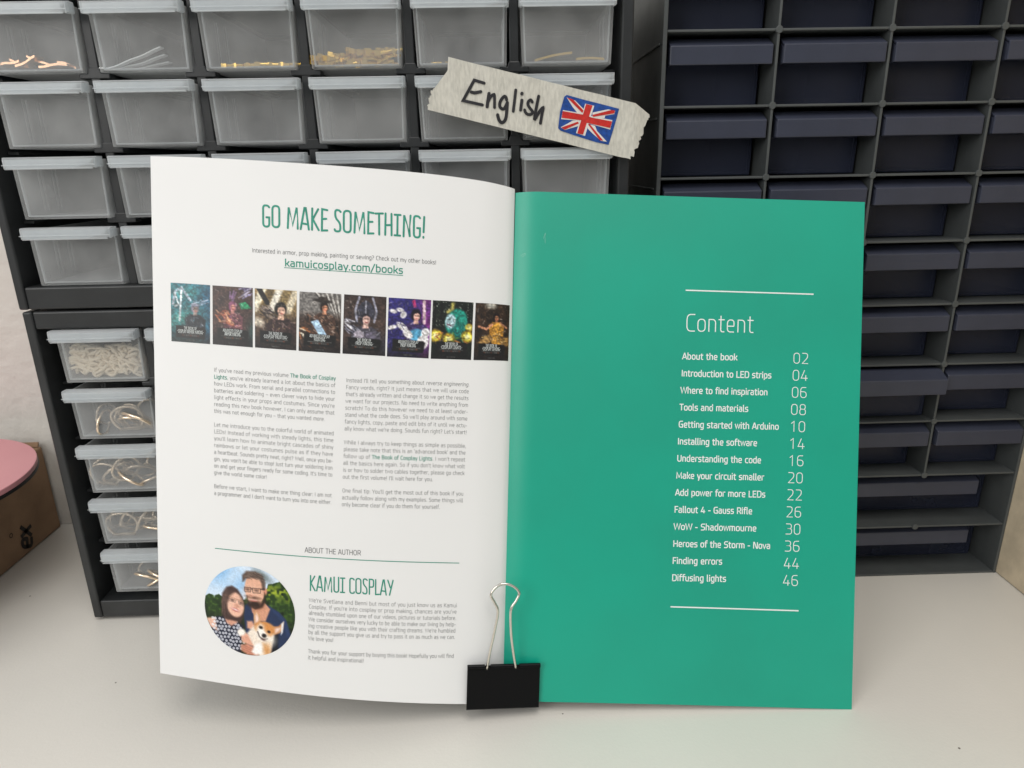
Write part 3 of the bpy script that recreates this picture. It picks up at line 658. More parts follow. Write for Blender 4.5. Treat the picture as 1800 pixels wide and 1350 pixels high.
COL2 = ["Instead I'll tell you something about |i:reverse engineering.", "Fancy words, right? It just means that we will use code", "that's already written and change it so we get the results", "we want for our projects. No need to write anything from", "scratch! To do this however we need to at least under-", "stand what the code does. So we'll play around with some", "fancy lights, copy, paste and edit bits of it until we actu-", "ally know what we're doing. Sounds fun right? Let's start!", None,
        "While I always try to keep things as simple as possible,", "please take note that this is an 'advanced book' and the", "follow up of |b:The Book of Cosplay Lights|n:. I won't repeat", "all the basics here again. So if you don't know what volt", "is or how to solder two cables together, please go check", "out the first volume! I'll wait here for you.", None, "One final tip: You'll get the most out of this book if you", "actually follow along with my examples. Some things will", "only become clear if you do them for yourself."]
COL3 = ["We're Svetlana and Benni but most of you just know us as Kamui", "Cosplay. If you're into cosplay or prop making, chances are you've", "already stumbled upon one of our videos, pictures or tutorials before.", "We consider ourselves very lucky to be able to make our living by help-", "ing creative people like you with their crafting dreams. We're humbled", "by all the support you give us and try to pass it on as much as we can.", "We love you!", None, "Thank you for your support by buying this book! Hopefully you will find", "it helpful and inspirational!"]
def runs_of(s):
    out = []; stl = 'n'
    for part in s.split('|'):
        if part[1:2] == ':' and part[0] in 'nbi': stl = part[0]; part = part[2:]
        if part: out.append((part, stl))
    return out
def block(lines, c, em, short, page):
    t = mbset(); t['bl'] = []; n = len(lines) - 1
    for i, s in enumerate(lines):
        if not s: continue
        f = i / n; a = (c[0][0] + (c[2][0] - c[0][0]) * f, c[0][1] + (c[2][1] - c[0][1]) * f); b = (c[1][0] + (c[3][0] - c[1][0]) * f, c[1][1] + (c[3][1] - c[1][1]) * f)
        k = short.get(i, 1); b = (a[0] + (b[0] - a[0]) * k, a[1] + (b[1] - a[1]) * k)
        t['b'] = MB(); put_text(t, runs_of(s), GL, a, b, em, .057, page, 'sq', 2)
        if t['b'].v: t['bl'].append((i, t['b']))
    return t
def both(t, name):
    t['n'].build(name, M_ink, lpg, fix=False)
    for k, mb in t['bl']: mb.build('bold_title', M_gink, lpg, fix=False)
both(block(COL1, [(0.8279, 0.5914), (0.4908, 0.5962), (0.8325, 0.3564), (0.5024, 0.3628)], .0029, {6: .92, 15: .45}, LP), 'body_text')
both(block(COL2, [(0.4618, 0.5944), (0.1193, 0.6047), (0.4737, 0.3608), (0.1328, 0.3703)], .0029, {14: .74, 18: .81}, LP), 'body_text')
both(block(COL3, [(0.5659, 0.1752), (0.1444, 0.1837), (0.5690, 0.0673), (0.1525, 0.0756)], .0029, {6: .17, 9: .38}, LP), 'body_text')
t = mbset(); put_text(t, 'ABOUT THE AUTHOR', GL, (0.5771, 0.2676), (0.4200, 0.2713), .0038, .07, LP); t['n'].build('caption_text', M_ink, lpg, fix=False)
rule(LP, (.8321, .2546), (.1398, .2676), .00040, 48).build('rule_line', M_gink, lpg, fix=False)
t = mbset(); put_text(t, 'KAMUI COSPLAY', AM, (0.5641, 0.1972), (0.3278, 0.2007), .0080, .09, LP, 'round', 5, .008, track=.03); t['n'].build('author_name_text', M_gink, lpg, fix=False)

# --- printed text, right page
rule(RP, (.4934, .8151), (.8600, .8148), .00075, 2).build('rule_line', M_wink, rpg, fix=False)
rule(RP, (.4751, .1919), (.8409, .1909), .00075, 2).build('rule_line', M_wink, rpg, fix=False)
t = mbset(); put_text(t, 'Content', GL, (.4955, .7349), (.6915, .7357), .0141, .043, RP, 'sq', 8); t['n'].build('contents_title', M_wink, rpg, fix=False)
ENT = [('About the book', .4922, .6434, '02'), ('Introduction to LED strips', .4911, .7425, '04'), ('Where to find inspiration', .4899, .733, '06'), ('Tools and materials', .4884, .6789, '08'), ('Getting started with Arduino', .4869, .7675, '10'), ('Installing the software', .4857, .7069, '14'), ('Understanding the code', .4851, .7196, '16'), ('Make your circuit smaller', .4838, .7291, '20'), ('Add power for more LEDs', .4829, .7342, '22'), ('Fallout 4 - Gauss Rifle', .4816, .6981, '26'), ('WoW - Shadowmourne', .4811, .7114, '30'), ('Heroes of the Storm - Nova', .4806, .7523, '36'), ('Finding errors', .4802, .6162, '44'), ('Diffusing lights', .4800, .6287, '46')]
t1, t2 = mbset(), mbset()
for i, (s, a, b, num) in enumerate(ENT):
    v = .6793 - (.6793 - .2432) * i / 13; put_text(t1, s, GL, (a - .003, v), (b + .003, v + .0010), .0050, .115, RP, 'sq', 4)
    v2 = .6776 - (.6776 - .24) * i / 13; ua = .8056 - (.8056 - .7930) * i / 13
    put_text(t2, num, GL, (ua, v2), (ua + .0455, v2), .0086, .052, RP, 'sq', 6)
t1['n'].build('contents_entries', M_wink, rpg, fix=False); t2['n'].build('page_numbers', M_wink, rpg, fix=False)
# scuffs on the green page
sc = MB()
for p in ([(.083, .908), (.088, .919), (.0875, .905), (.0885, .899)], [(.020, .874), (.030, .879), (.034, .876)], [(.024, .871), (.031, .875)]):
    ribbon(sc, [(a * .205, b * .297) for a, b in p], .00016, False, lambda a, b: RP.pt(a / .205, b / .297), 'sq')
sc.build('scuff_mark', mat('scuff', (.30, .62, .50), .6), rpg, fix=False)

# ------------------------------------------------------------------ printed pictures (flat prints painted cell by cell)
class Canvas:
    def __init__(s, w, h, x0, x1, y0, y1, bg):
        s.w, s.h = w, h; s.X, s.Y = np.meshgrid(np.linspace(x0, x1, w), np.linspace(y0, y1, h)); s.px = (x1 - x0) / w
        s.c = np.ones((h, w, 3)) * np.array(bg, float)
    def mix(s, m, col):
        m = np.clip(m, 0, 1)[..., None]; s.c = s.c * (1 - m) + np.array(col, float) * m
    def ell(s, cx, cy, rx, ry, col, rot=0, soft=1.0, a=1):
        ca, sa = math.cos(rot), math.sin(rot); dx, dy = s.X - cx, s.Y - cy
        d = (np.sqrt(((dx * ca + dy * sa) / rx) ** 2 + ((-dx * sa + dy * ca) / ry) ** 2) - 1) * min(rx, ry)
        s.mix(a * (.5 - d / (s.px * soft * 1.4)), col)
    def poly(s, P, col, soft=1.0, a=1):
        ins = np.zeros(s.X.shape, bool); dm = np.full(s.X.shape, 1e9); n = len(P)
        for i in range(n):
            (x1, y1), (x2, y2) = P[i], P[(i + 1) % n]
            c = (y1 > s.Y) != (y2 > s.Y); xi = (x2 - x1) * (s.Y - y1) / ((y2 - y1) or 1e-9) + x1; ins ^= c & (s.X < xi)
            L2 = (x2 - x1) ** 2 + (y2 - y1) ** 2 or 1e-9; t = np.clip(((s.X - x1) * (x2 - x1) + (s.Y - y1) * (y2 - y1)) / L2, 0, 1)
            dm = np.minimum(dm, np.hypot(s.X - x1 - t * (x2 - x1), s.Y - y1 - t * (y2 - y1)))
        s.mix(a * (.5 + np.where(ins, dm, -dm) / (s.px * soft * 1.4)), col)
    def line(s, P, w, col, a=1, soft=1.0):
        dm = np.full(s.X.shape, 1e9)
        for (x1, y1), (x2, y2) in zip(P, P[1:]):
            L2 = (x2 - x1) ** 2 + (y2 - y1) ** 2 or 1e-9; t = np.clip(((s.X - x1) * (x2 - x1) + (s.Y - y1) * (y2 - y1)) / L2, 0, 1)
            dm = np.minimum(dm, np.hypot(s.X - x1 - t * (x2 - x1), s.Y - y1 - t * (y2 - y1)))
        s.mix(a * (.5 - (dm - w / 2) / (s.px * soft * 1.4)), col)
    def noise(s, k):
        n = rng.random((s.h // k + 2, s.w // k + 2)); yi = np.arange(s.h) / k; xi = np.arange(s.w) / k
        y0 = yi.astype(int); x0 = xi.astype(int); fy = (yi - y0)[:, None]; fx = (xi - x0)[None]
        return n[y0][:, x0] * (1 - fy) * (1 - fx) + n[y0 + 1][:, x0] * fy * (1 - fx) + n[y0][:, x0 + 1] * (1 - fy) * fx + n[y0 + 1][:, x0 + 1] * fy * fx
    def lines(s, n, box, w, cols, ang=0, spread=.5, ln=(.08, .25), a=.9):
        for i in range(n):
            x = random.uniform(box[0], box[1]); y = random.uniform(box[2], box[3]); l = random.uniform(*ln); t = ang + random.uniform(-spread, spread)
            s.line([(x, y), (x + l * math.cos(t), y + l * math.sin(t))], w * random.uniform(.6, 1.3), random.choice(cols), a)
    def mesh(s, name, page, corners, parent, round_=False):
        # corners: uv of TL, TR, BR, BL ; canvas row 0 is the top
        TL, TR, BR, BL = corners; V = []; F = []; cols = []
        col = np.clip(s.c, 0, 1); col = np.where(col <= .04045, col / 12.92, ((col + .055) / 1.055) ** 2.4)
        keep = {}
        for j in range(s.h):
            for i in range(s.w):
                a, b = i / (s.w - 1), j / (s.h - 1)
                if round_ and (2 * a - 1) ** 2 + (2 * b - 1) ** 2 > 1.0:
                    q = math.hypot(2 * a - 1, 2 * b - 1)
                    if q > 1 + 3 / s.w: continue
                    a, b = .5 + (a - .5) / q, .5 + (b - .5) / q
                u = (TL[0] * (1 - a) + TR[0] * a) * (1 - b) + (BL[0] * (1 - a) + BR[0] * a) * b; v = (TL[1] * (1 - a) + TR[1] * a) * (1 - b) + (BL[1] * (1 - a) + BR[1] * a) * b
                keep[(i, j)] = len(V); V.append(page.pt(u, v)); cols.append((*col[j, i], 1))
        for j in range(s.h - 1):
            for i in range(s.w - 1):
                q = [(i, j), (i + 1, j), (i + 1, j + 1), (i, j + 1)]
                k = [keep[p] for p in q if p in keep]
                if len(k) >= 3: F.append(tuple(k))
        o = MB().add(V, F).build(name, M_pic, parent, fix=False)
        at = o.data.color_attributes.new('print', 'FLOAT_COLOR', 'POINT'); at.data.foreach_set('color', np.array(cols, np.float32).ravel())
        return o
def h3(s): return tuple(int(s[i:i + 2], 16) / 255 for i in (0, 2, 4))

# the round portrait: a couple with a small dog in a garden
P = Canvas(168, 168, 135, 1207, 160, 1225, (.8, .86, .92))
n1 = P.noise(22); n2 = P.noise(9); n3 = P.noise(4); n4 = P.noise(2)
P.mix(np.clip((560 - P.Y) / 300 * (P.noise(40) * 1.5 - .2) * (P.X < 640), 0, 1), h3('5f9fd6')); P.ell(460, 320, 75, 40, (.96, .96, .97), -.9, 30, .8)
g0 = 590 - .16 * (P.X - 135) - 150 * (P.X > 830) * np.clip((P.X - 830) / 60, 0, 1) + (n2 - .5) * 130
P.mix((P.Y - g0) / 14, h3('2c431a')); gm = np.clip((P.Y - g0) / 14, 0, 1)
P.mix(gm * np.clip(n3 * 2.2 - 1.0, 0, 1) * .7, h3('5d7a36')); P.mix(gm * np.clip(n2 * 2.4 - 1.3, 0, 1), h3('14240c')); P.mix(gm * np.clip((P.Y - 720) / 160, 0, 1) * .75, h3('131a0c'))
P.mix(gm * (P.X > 850) * np.clip(1 - np.abs(P.Y - 430) / 150, 0, 1) * np.clip(n3 * 2 - .7, 0, 1), h3('a5b23c')); P.ell(830, 250, 70, 26, h3('2c352c'), .6, 10, .8)
# man
P.poly([(612, 640), (690, 560), (860, 585), (1020, 660), (1100, 740), (1165, 940), (1120, 1100), (960, 1210), (640, 1100), (600, 760)], h3('2c3a58'), 2)
P.line([(905, 620), (1010, 690), (1090, 780), (1130, 930)], 26, h3('3c4f78'), .6, 6); P.poly([(905, 900), (1010, 880), (1000, 1215), (880, 1215)], h3('171b24'), 4)
P.poly([(690, 600), (700, 700), (780, 800), (860, 790), (915, 640), (840, 560)], h3('cf9a80'), 2); P.poly([(690, 610), (720, 640), (840, 590), (830, 640), (730, 690), (700, 660)], h3('9c6a52'), 8, .7)
P.ell(735, 420, 118, 190, h3('dbab92'), -.04, 2); P.ell(858, 432, 22, 42, h3('d0937a'), 0, 2); P.ell(690, 480, 60, 60, h3('e8c0aa'), 0, 20, .7)
P.poly([(640, 510), (660, 600), (730, 642), (800, 612), (842, 520), (850, 450), (862, 560), (820, 625), (740, 662), (660, 620)], h3('3b2a22'), 3)
P.ell(735, 604, 82, 46, h3('3b2a22'), 0, 5, .95); P.ell(714, 524, 66, 15, h3('4f3a30'), .05, 3, .9); P.ell(716, 560, 40, 11, h3('c4766a'), 0, 2); P.ell(714, 553, 28, 3.5, h3('e6d8ce'), 0, 2, .9)
P.ell(694, 478, 16, 30, h3('e6b9a2'), 0, 5); P.ell(692, 503, 26, 12, h3('d39f88'), 0, 4, .8); P.line([(672, 500), (700, 508)], 8, h3('9a6450'), .7)
P.poly([(590, 350), (588, 270), (640, 215), (740, 205), (820, 240), (860, 330), (850, 420), (825, 420), (815, 340), (790, 300), (700, 290), (630, 310), (605, 345)], h3('5c4c44'), 3)
P.line([(620, 290), (700, 240), (800, 270)], 16, h3('8a7a70'), .6, 5); P.line([(840, 300), (845, 400)], 18, h3('6f625a'), .8, 4)
for cx, w in ((650, 40), (755, 50)):
    P.ell(cx, 442, w, 26, h3('d2a78f'), 0, 3); P.ell(cx, 438, 13, 7, h3('33292a'), 0, 3, .85); P.line([(cx - 26, 424), (cx + 26, 422)], 6, h3('6a4a3c'), .7, 3)
    P.line([(cx - w, 412), (cx + w, 408), (cx + w - 4, 462), (cx - w + 8, 468), (cx - w, 412)], 5, h3('1d191b'), .9)
P.line([(690, 425), (706, 424)], 10, h3('1d191b')); P.line([(800, 412), (850, 405)], 10, h3('1d191b'))
P.lines(40, (600, 800, 215, 300), 5, [h3('3f332d'), h3('7b6a60'), h3('9a887c')], .25, .25, (40, 90), .5)
# woman
P.poly([(200, 860), (250, 820), (350, 800), (540, 850), (600, 880), (580, 1000), (560, 1225), (200, 1100), (170, 900)], h3('1d2236'), 2)
P.poly([(150, 850), (262, 825), (270, 900), (290, 990), (200, 950)], h3('dfb5a0'), 3)
for k in range(90):
    x, y = 225 + 42 * (k % 10) + 21 * (k // 10 % 2) + random.uniform(-7, 7), 838 + 41 * (k // 10) + random.uniform(-7, 7)
    if x > 600 or (x > 560 and y < 880): continue
    for q in range(5): P.ell(x + 10 * math.cos(q * 1.257 + k), y + 10 * math.sin(q * 1.257 + k), 6.5, 6.5, h3('dfe0e6'), 0, 1.0, .95)
P.poly([(375, 800), (390, 870), (450, 905), (520, 860), (530, 780), (430, 720)], h3('cf9c86'), 3)
P.poly([(345, 800), (335, 640), (350, 520), (400, 440), (460, 418), (530, 450), (590, 540), (610, 640), (600, 780), (560, 860), (520, 840), (400, 830)], h3('4a3834'), 3)
P.ell(502, 640, 102, 150, h3('e0b39c'), -.12, 2); P.ell(470, 640, 50, 60, h3('edc8b4'), 0, 20, .7); P.poly([(370, 820), (385, 560), (440, 470), (510, 480), (440, 540), (405, 640), (400, 760), (420, 830)], h3('54413b'), 4)
P.line([(400, 470), (360, 600), (350, 760)], 14, h3('7d6860'), .6, 6); P.line([(470, 430), (560, 520), (600, 640)], 12, h3('5f4c46'), .7, 4)
P.lines(34, (350, 400, 520, 700), 5, [h3('33241f'), h3('6d564c'), h3('80685c')], 1.6, .15, (60, 150), .5)
for cx, cy, w in ((465, 592, 46), (566, 615, 30)):
    P.ell(cx, cy, w * .34, 9, h3('3a2c2a'), .2, 3, .85); P.ell(cx, cy - 30, w * .7, 4, h3('8a6654'), .25, 3, .7); P.line([(cx - w, cy - 22), (cx + w, cy - 2), (cx + w - 8, cy + 22), (cx - w + 10, cy + 14), (cx - w, cy - 22)], 4, h3('4f4344'), .7)
P.ell(515, 650, 22, 16, h3('d39a84'), .2, 6); P.ell(502, 702, 44, 20, h3('b8605c'), .28, 2); P.ell(502, 700, 34, 9, h3('f0e6e0'), .28, 2); P.line([(520, 640), (540, 660), (515, 670)], 6, h3('a97462'), .6, 2)
# hands and dog
P.poly([(560, 1000), (620, 960), (720, 1000), (760, 1090), (720, 1120), (580, 1080)], h3('d9a48c'), 3); P.poly([(560, 1120), (640, 1090), (790, 1150), (780, 1225), (640, 1225), (565, 1180)], h3('c98f78'), 3)
for k in range(4): P.line([(580, 1110 + 26 * k), (700, 1150 + 22 * k)], 5, h3('9a5f4c'), .7, 2)
P.poly([(640, 820), (700, 810), (730, 860), (700, 920), (640, 900)], h3('dba78f'), 3); P.poly([(640, 960), (730, 850), (850, 800), (960, 850), (960, 960), (930, 1100), (910, 1225), (790, 1225), (700, 1080)], h3('e9dccd'), 3)
P.poly([(720, 860), (718, 720), (745, 675), (790, 720), (800, 800), (770, 840)], h3('c99b74'), 2); P.poly([(738, 830), (738, 740), (755, 705), (778, 760), (775, 820)], h3('e9cdbf'), 3)
P.poly([(920, 850), (1010, 830), (1075, 770), (1065, 860), (1030, 910), (960, 945)], h3('c58d63'), 2); P.poly([(950, 870), (1040, 840), (1020, 890), (965, 925)], h3('e6cabd'), 3); P.poly([(1045, 800), (1075, 765), (1062, 900), (1040, 935)], h3('e5e3e2'), 2)
P.ell(845, 890, 118, 92, h3('c98a52'), .25, 3); P.poly([(800, 830), (850, 850), (870, 930), (900, 990), (850, 1030), (780, 1010), (740, 940), (760, 870)], h3('f1ebe3'), 6); P.ell(900, 870, 60, 50, h3('cf9056'), .3, 6)
P.ell(803, 873, 22, 17, h3('201815'), .2, 2); P.ell(898, 914, 17, 15, h3('201815'), .2, 2); P.ell(842, 968, 28, 24, h3('1b1716'), .2, 2); P.line([(765, 930), (785, 985), (830, 1015), (880, 1000)], 9, h3('2c211d'), .95, 2); P.ell(835, 1016, 22, 10, h3('4a2c28'), .3, 3)
P.ell(570, 962, 50, 42, h3('efe8df'), -.3, 3); P.poly([(690, 1180), (740, 1080), (800, 1060), (840, 1110), (800, 1190), (740, 1212)], h3('f3f0ec'), 3); P.poly([(830, 1060), (920, 1040), (915, 1180), (850, 1210), (830, 1140)], h3('cf9a66'), 6)
P.ell(920, 1020, 50, 60, h3('efe6da'), .4, 10, .8)
P.c *= (.95 + .10 * n4)[..., None]; P.c = np.clip((P.c - .5) * 1.12 + .49, 0, 1)
cir = [(.8639, .2287), (.6052, .2275), (.6052, .0612), (.8639, .0614)]
P.mesh('portrait_photo', LP, cir, lpg, True)

# the eight small cover pictures
CV = [[[0.9481, 0.7557], [0.8361, 0.7561], [0.8384, 0.6432], [0.9484, 0.6428]], [[0.8292, 0.756], [0.7174, 0.7571], [0.7189, 0.6444], [0.8306, 0.6436]], [[0.7118, 0.757], [0.5967, 0.7582], [0.5988, 0.646], [0.7124, 0.6448]], [[0.589, 0.7577], [0.4753, 0.759], [0.4782, 0.6472], [0.5924, 0.6458]], [[0.4677, 0.759], [0.3525, 0.7601], [0.3551, 0.6489], [0.4722, 0.6474]], [[0.3464, 0.7595], [0.2295, 0.7616], [0.2352, 0.651], [0.3504, 0.6484]], [[0.2248, 0.7616], [0.1113, 0.7654], [0.1157, 0.6555], [0.229, 0.6507]], [[0.105, 0.7655], [0.0081, 0.7709], [0.0091, 0.6625], [0.1086, 0.6558]]]
TT = [('THE BOOK OF', '-COSPLAY ARMOR MAKING-'), ('ADVANCED COSPLAY', 'ARMOR MAKING'), ('THE BOOK OF', '-COSPLAY PAINTING-'), ('ADVANCED COSPLAY', 'PAINTING'), ('THE BOOK OF', '-PROP MAKING-'), ('ADVANCED COSPLAY', 'PROP MAKING'), ('THE BOOK OF', '-COSPLAY LIGHTS-'), ('THE BOOK OF', '-COSPLAY SEWING-')]
TITLE_V = [.255, .265, .27, .28, .26, .275, .275, .27]
def cover(i):
    bgs = ['1f5560', '3a2c2a', '8c7652', '7a7672', '2e2523', '2a2560', '141a14', '1e1610']
    K = Canvas(56, 84, 0, 1, 0, 1.5, h3(bgs[i])); a = K.noise(12); b = K.noise(5); c = K.noise(2)
    def figure(x, y, s, skin, hair, suit, hi, hat=None, rot=0):
        K.poly([(x - .36 * s, y + .95 * s), (x - .42 * s, y + .42 * s), (x - .2 * s, y + .25 * s), (x + .2 * s, y + .25 * s), (x + .44 * s, y + .45 * s), (x + .4 * s, y + .95 * s)], suit, 1.5)
        K.lines(26, (x - .4 * s, x + .3 * s, y + .3 * s, y + .9 * s), .018 * s + .006, hi, .6, 1.4, (.05 * s, .18 * s), .75)
        K.ell(x, y - .01 * s, .17 * s, .22 * s, hair, rot, 1.5); K.poly([(x - .06 * s, y + .15 * s), (x + .07 * s, y + .15 * s), (x + .09 * s, y + .3 * s), (x - .08 * s, y + .3 * s)], skin)
        K.ell(x + .02 * s, y + .035 * s, .105 * s, .15 * s, skin, rot, 1.2); K.ell(x - .02 * s, y + .01 * s, .025 * s, .012 * s, h3('2a1c18')); K.ell(x + .065 * s, y + .01 * s, .025 * s, .012 * s, h3('2a1c18')); K.ell(x + .025 * s, y + .115 * s, .035 * s, .014 * s, h3('a03a3a'))
        K.poly([(x - .15 * s, y + .0), (x - .1 * s, y - .17 * s), (x + .06 * s, y - .2 * s), (x + .15 * s, y - .05 * s), (x + .04 * s, y - .09 * s), (x - .08 * s, y - .05 * s), (x - .12 * s, y + .12 * s)], hair, 1.2)
    if i == 0:
        K.mix(a * .9, h3('4f9a8c')); K.mix(np.clip((K.X - .6) * 2, 0, 1) * .7, h3('1d3c6a')); K.mix(np.clip((.9 - K.Y) * .4, 0, 1), h3('2f6f8a'))
        K.line([(.28, .1), (.22, .95)], .05, h3('cfd6da')); K.line([(.05, .55), (.12, .2), (.28, .12), (.5, .42)], .06, h3('aab7c4')); K.line([(.1, .25), (.2, .55), (.1, .6)], .04, h3('dbe2e6'))
        figure(.62, .62, .62, h3('8a7a74'), h3('6d6a78'), h3('242a30'), [h3('8d9aa8'), h3('525c68'), h3('1a2024')]); K.lines(12, (.5, .8, .4, .6), .02, [h3('9aa0b4'), h3('c3c8d6')], -.4, .4, (.1, .22))
    if i == 1:
        K.mix(b * .8, h3('5a4038')); K.mix(np.clip((K.Y - .9) * 2, 0, 1) * .7, h3('251a1c')); K.poly([(.66, .42), (.82, .36), (.97, .52), (.72, .56)], h3('2f9a68'))
        figure(.5, .5, .6, h3('c98a80'), h3('7a4660'), h3('6a4048'), [h3('e09a80'), h3('8a5a80'), h3('d8b0a8')]); K.lines(26, (.0, .4, .6, .95), .03, [h3('d2845e'), h3('e8b48e'), h3('8a4a38')], .3, .8, (.08, .2)); K.lines(14, (.6, .9, .05, .3), .025, [h3('9a94b8'), h3('c8c4dc'), h3('54486a')], -.5, .2, (.1, .25)); K.lines(8, (.4, .6, .15, .4), .03, [h3('8a6a90')], -1.2, .3, (.1, .2)); K.mix(np.clip((K.X - .8) * 3, 0, 1) * np.clip((K.Y - .6) * 2, 0, 1), h3('1d5a58'))
    if i == 2:
        for k, cc in enumerate(['e6ddc4', '6d5a38', 'efe8d8', '83704a', 'd8cbb0']): K.poly([(.1 + .2 * k, 0), (.28 + .2 * k, 0), (.05 + .2 * k, .6), (-.12 + .2 * k, .6)], h3(cc), 2)
        K.mix(np.clip((K.Y - .5) * 3, 0, 1), h3('4a3a30')); K.line([(.1, 0), (.3, .35)], .12, h3('1d1a18')); figure(.62, .5, .85, h3('e4b8a0'), h3('17130f'), h3('3a2a28'), [h3('8a6a62'), h3('b8a098'), h3('1c1414')]); K.lines(20, (0, .35, .4, .7), .03, [h3('2c2424'), h3('9a8a80')], .5, .4, (.1, .25)); K.ell(.08, .85, .14, .1, h3('d8ccb8'), .4, 4)
    if i == 3:
        for k in range(14): K.line([(.35 + .06 * k, 0), (.62 + .04 * k, .3 + .03 * k), (1.0, .45 + .09 * k)], .022, h3('d8d4cc') if k % 2 else h3('5a5450'))
        K.mix(np.clip((K.Y - .45) * 4, 0, 1) * .95, h3('3a2a22')); K.lines(26, (0, .9, .5, 1.4), .03, [h3('6a4a38'), h3('8a7262'), h3('1e1612')], .9, .5, (.1, .3)); figure(.6, .36, .6, h3('c48a6a'), h3('241a16'), h3('4a342a'), [h3('9a7a62'), h3('241a14'), h3('b89a84')]); K.ell(.56, .2, .22, .05, h3('2e2824'), .1); K.poly([(.46, .2), (.48, .1), (.66, .1), (.68, .2)], h3('3a322c')); K.poly([(.28, .74), (.45, .68), (.66, 1.05), (.5, 1.1)], h3('a8c4dc')); K.lines(14, (0, .2, .9, 1.4), .04, [h3('d8c8b0'), h3('b06a3a'), h3('e8dcc8')], .5, .9, (.08, .18))
    if i == 4:
        K.mix(a * .8, h3('5a463c')); K.mix(np.clip((K.X - .7) * 2, 0, 1) * np.clip((K.Y - .8) * 2, 0, 1), h3('3a4258')); figure(.52, .58, .82, h3('e0b8ac'), h3('26242c'), h3('4a4650'), [h3('c8c8d4'), h3('7a7684'), h3('1c1a20')])
        K.poly([(.32, .62), (.30, .35), (.42, .18), (.52, .12), (.64, .18), (.74, .36), (.72, .64), (.64, .5), (.52, .42), (.4, .5)], h3('3a3a46')); K.line([(.32, .66), (.27, .4), (.36, .05)], .05, h3('9c9cac')); K.line([(.72, .66), (.78, .4), (.68, .05)], .05, h3('9c9cac')); K.line([(.52, .14), (.52, .44)], .03, h3('b8b8c6')); K.lines(22, (0, .25, .6, .95), .03, [h3('d8d8e0'), h3('8a8a98'), h3('2a2a34')], .5, .4, (.1, .22)); K.ell(.37, 1.0, .12, .1, h3('b0a8b4')); K.ell(.66, 1.0, .12, .1, h3('6a6474'))
    if i == 5:
        K.mix(np.clip((K.X - .62) * 4, 0, 1), h3('7c2a72')); K.mix(a * .4, h3('3c3690')); figure(.66, .42, .72, h3('e8b8a8'), h3('15101c'), h3('3a2a5a'), [h3('f0ecf0'), h3('6a5a9a')]); K.ell(.7, .92, .2, .16, h3('5aa6cc'), 0, 2)
        for (x, y, rx, ry, rt) in ((.12, .34, .09, .05, .2), (.28, .3, .09, .05, .2), (.36, .42, .07, .09, .4), (.34, .72, .16, .08, .7), (.1, .75, .13, .05, -.3), (.48, .9, .14, .09, .8), (.9, .85, .1, .12, .2), (.84, 1.1, .14, .2, .3)): K.ell(x, y, rx, ry, h3('f2eeee'), rt, 1.2)
        K.lines(14, (.05, .6, .4, 1.0), .02, [h3('1c1838'), h3('2a2468')], .6, .8, (.05, .15)); K.line([(.84, .05), (.86, .6)], .07, h3('e8c8d0')); K.poly([(.55, .06), (.62, 0), (.66, .2), (.6, .22)], h3('b0306a'))
    if i == 6:
        K.mix(np.clip(c * 3 - 2.2, 0, 1) * (K.Y < .7), h3('c8d0c0')); K.mix(np.clip(b * 2 - 1.2, 0, 1) * .7, h3('2f3a26')); K.lines(10, (.0, 1, 0, .1), .03, [h3('0c0f0c')], 1.57, .05, (.4, .7))
        K.ell(.6, .55, .27, .36, h3('1f8a78'), .2, 2); K.poly([(.4, .6), (.85, .6), (.82, 1.0), (.45, .95)], h3('186a62'), 3); K.lines(16, (.4, .8, .35, .9), .02, [h3('3ab09a'), h3('125048')], 1.4, .3, (.1, .25)); K.ell(.45, .52, .13, .19, h3('a9c6cc'), .1, 1.5); K.line([(.38, .6), (.46, .63)], .03, h3('5a2030')); K.ell(.42, .47, .03, .015, h3('1c2a2a'))
        K.line([(.38, .28), (.48, .2), (.5, .06)], .06, h3('f0e070'), 1, 3); 
        for (x, y, r) in ((.1, .9, .14), (.42, .98, .13), (.88, .9, .13), (.92, .66, .08)): K.ell(x, y, r * 1.15, r * 1.15, h3('8a5a1c'), 0, 3); K.ell(x, y, r, r, h3('d8c832'), 0, 3); K.ell(x, y, r * .5, r * .5, h3('fbf6c0'), 0, 4)
        K.lines(16, (.1, .8, .8, 1.15), .03, [h3('6a8a2c'), h3('b0703a'), h3('2a2a18')], .3, 1, (.08, .18))
    if i == 7:
        K.mix(b * .8, h3('4a3424')); K.mix(np.clip(c * 3 - 2.3, 0, 1) * np.clip(.5 - K.Y, 0, 1), h3('d8d0c0')); K.ell(.45, .05, .14, .08, h3('c8c4b8'), 0, 4)
        figure(.62, .36, .52, h3('b07a58'), h3('1a1010'), h3('b8802e'), [h3('d8a04a'), h3('8a5a20')]); K.poly([(.5, .5), (.74, .5), (.78, 1.1), (.5, 1.1)], h3('c08a36'), 2); K.line([(.5, .55), (.34, .68), (.12, .62)], .06, h3('b88062')); K.line([(.74, .5), (.92, .62)], .05, h3('a87456')); K.poly([(.1, 1.05), (.4, .82), (.55, .95), (.35, 1.1)], h3('b08850'), 2); K.poly([(.7, .9), (.98, .88), (1, 1.1), (.75, 1.1)], h3('a07840'), 2); K.lines(20, (.1, .95, .8, 1.15), .025, [h3('6a4a1e'), h3('d8b06a')], .6, .9, (.06, .16))
    hi = [h3('d8d2cc'), h3('8a8078'), h3('17120f'), h3('0d0b0b')] + [tuple(min(1, v * 1.7 + .1) for v in h3(bgs[i]))]
    K.lines(46, (.02, .9, .1, 1.1), .010, hi, random.uniform(0, 3), 1.2, (.03, .10), .6)
    y0 = 1.5 - TITLE_V[i] * 1.5 - .02
    K.mix(np.clip((K.Y - 1.12) * 3, 0, 1) * .75, h3('191718'))
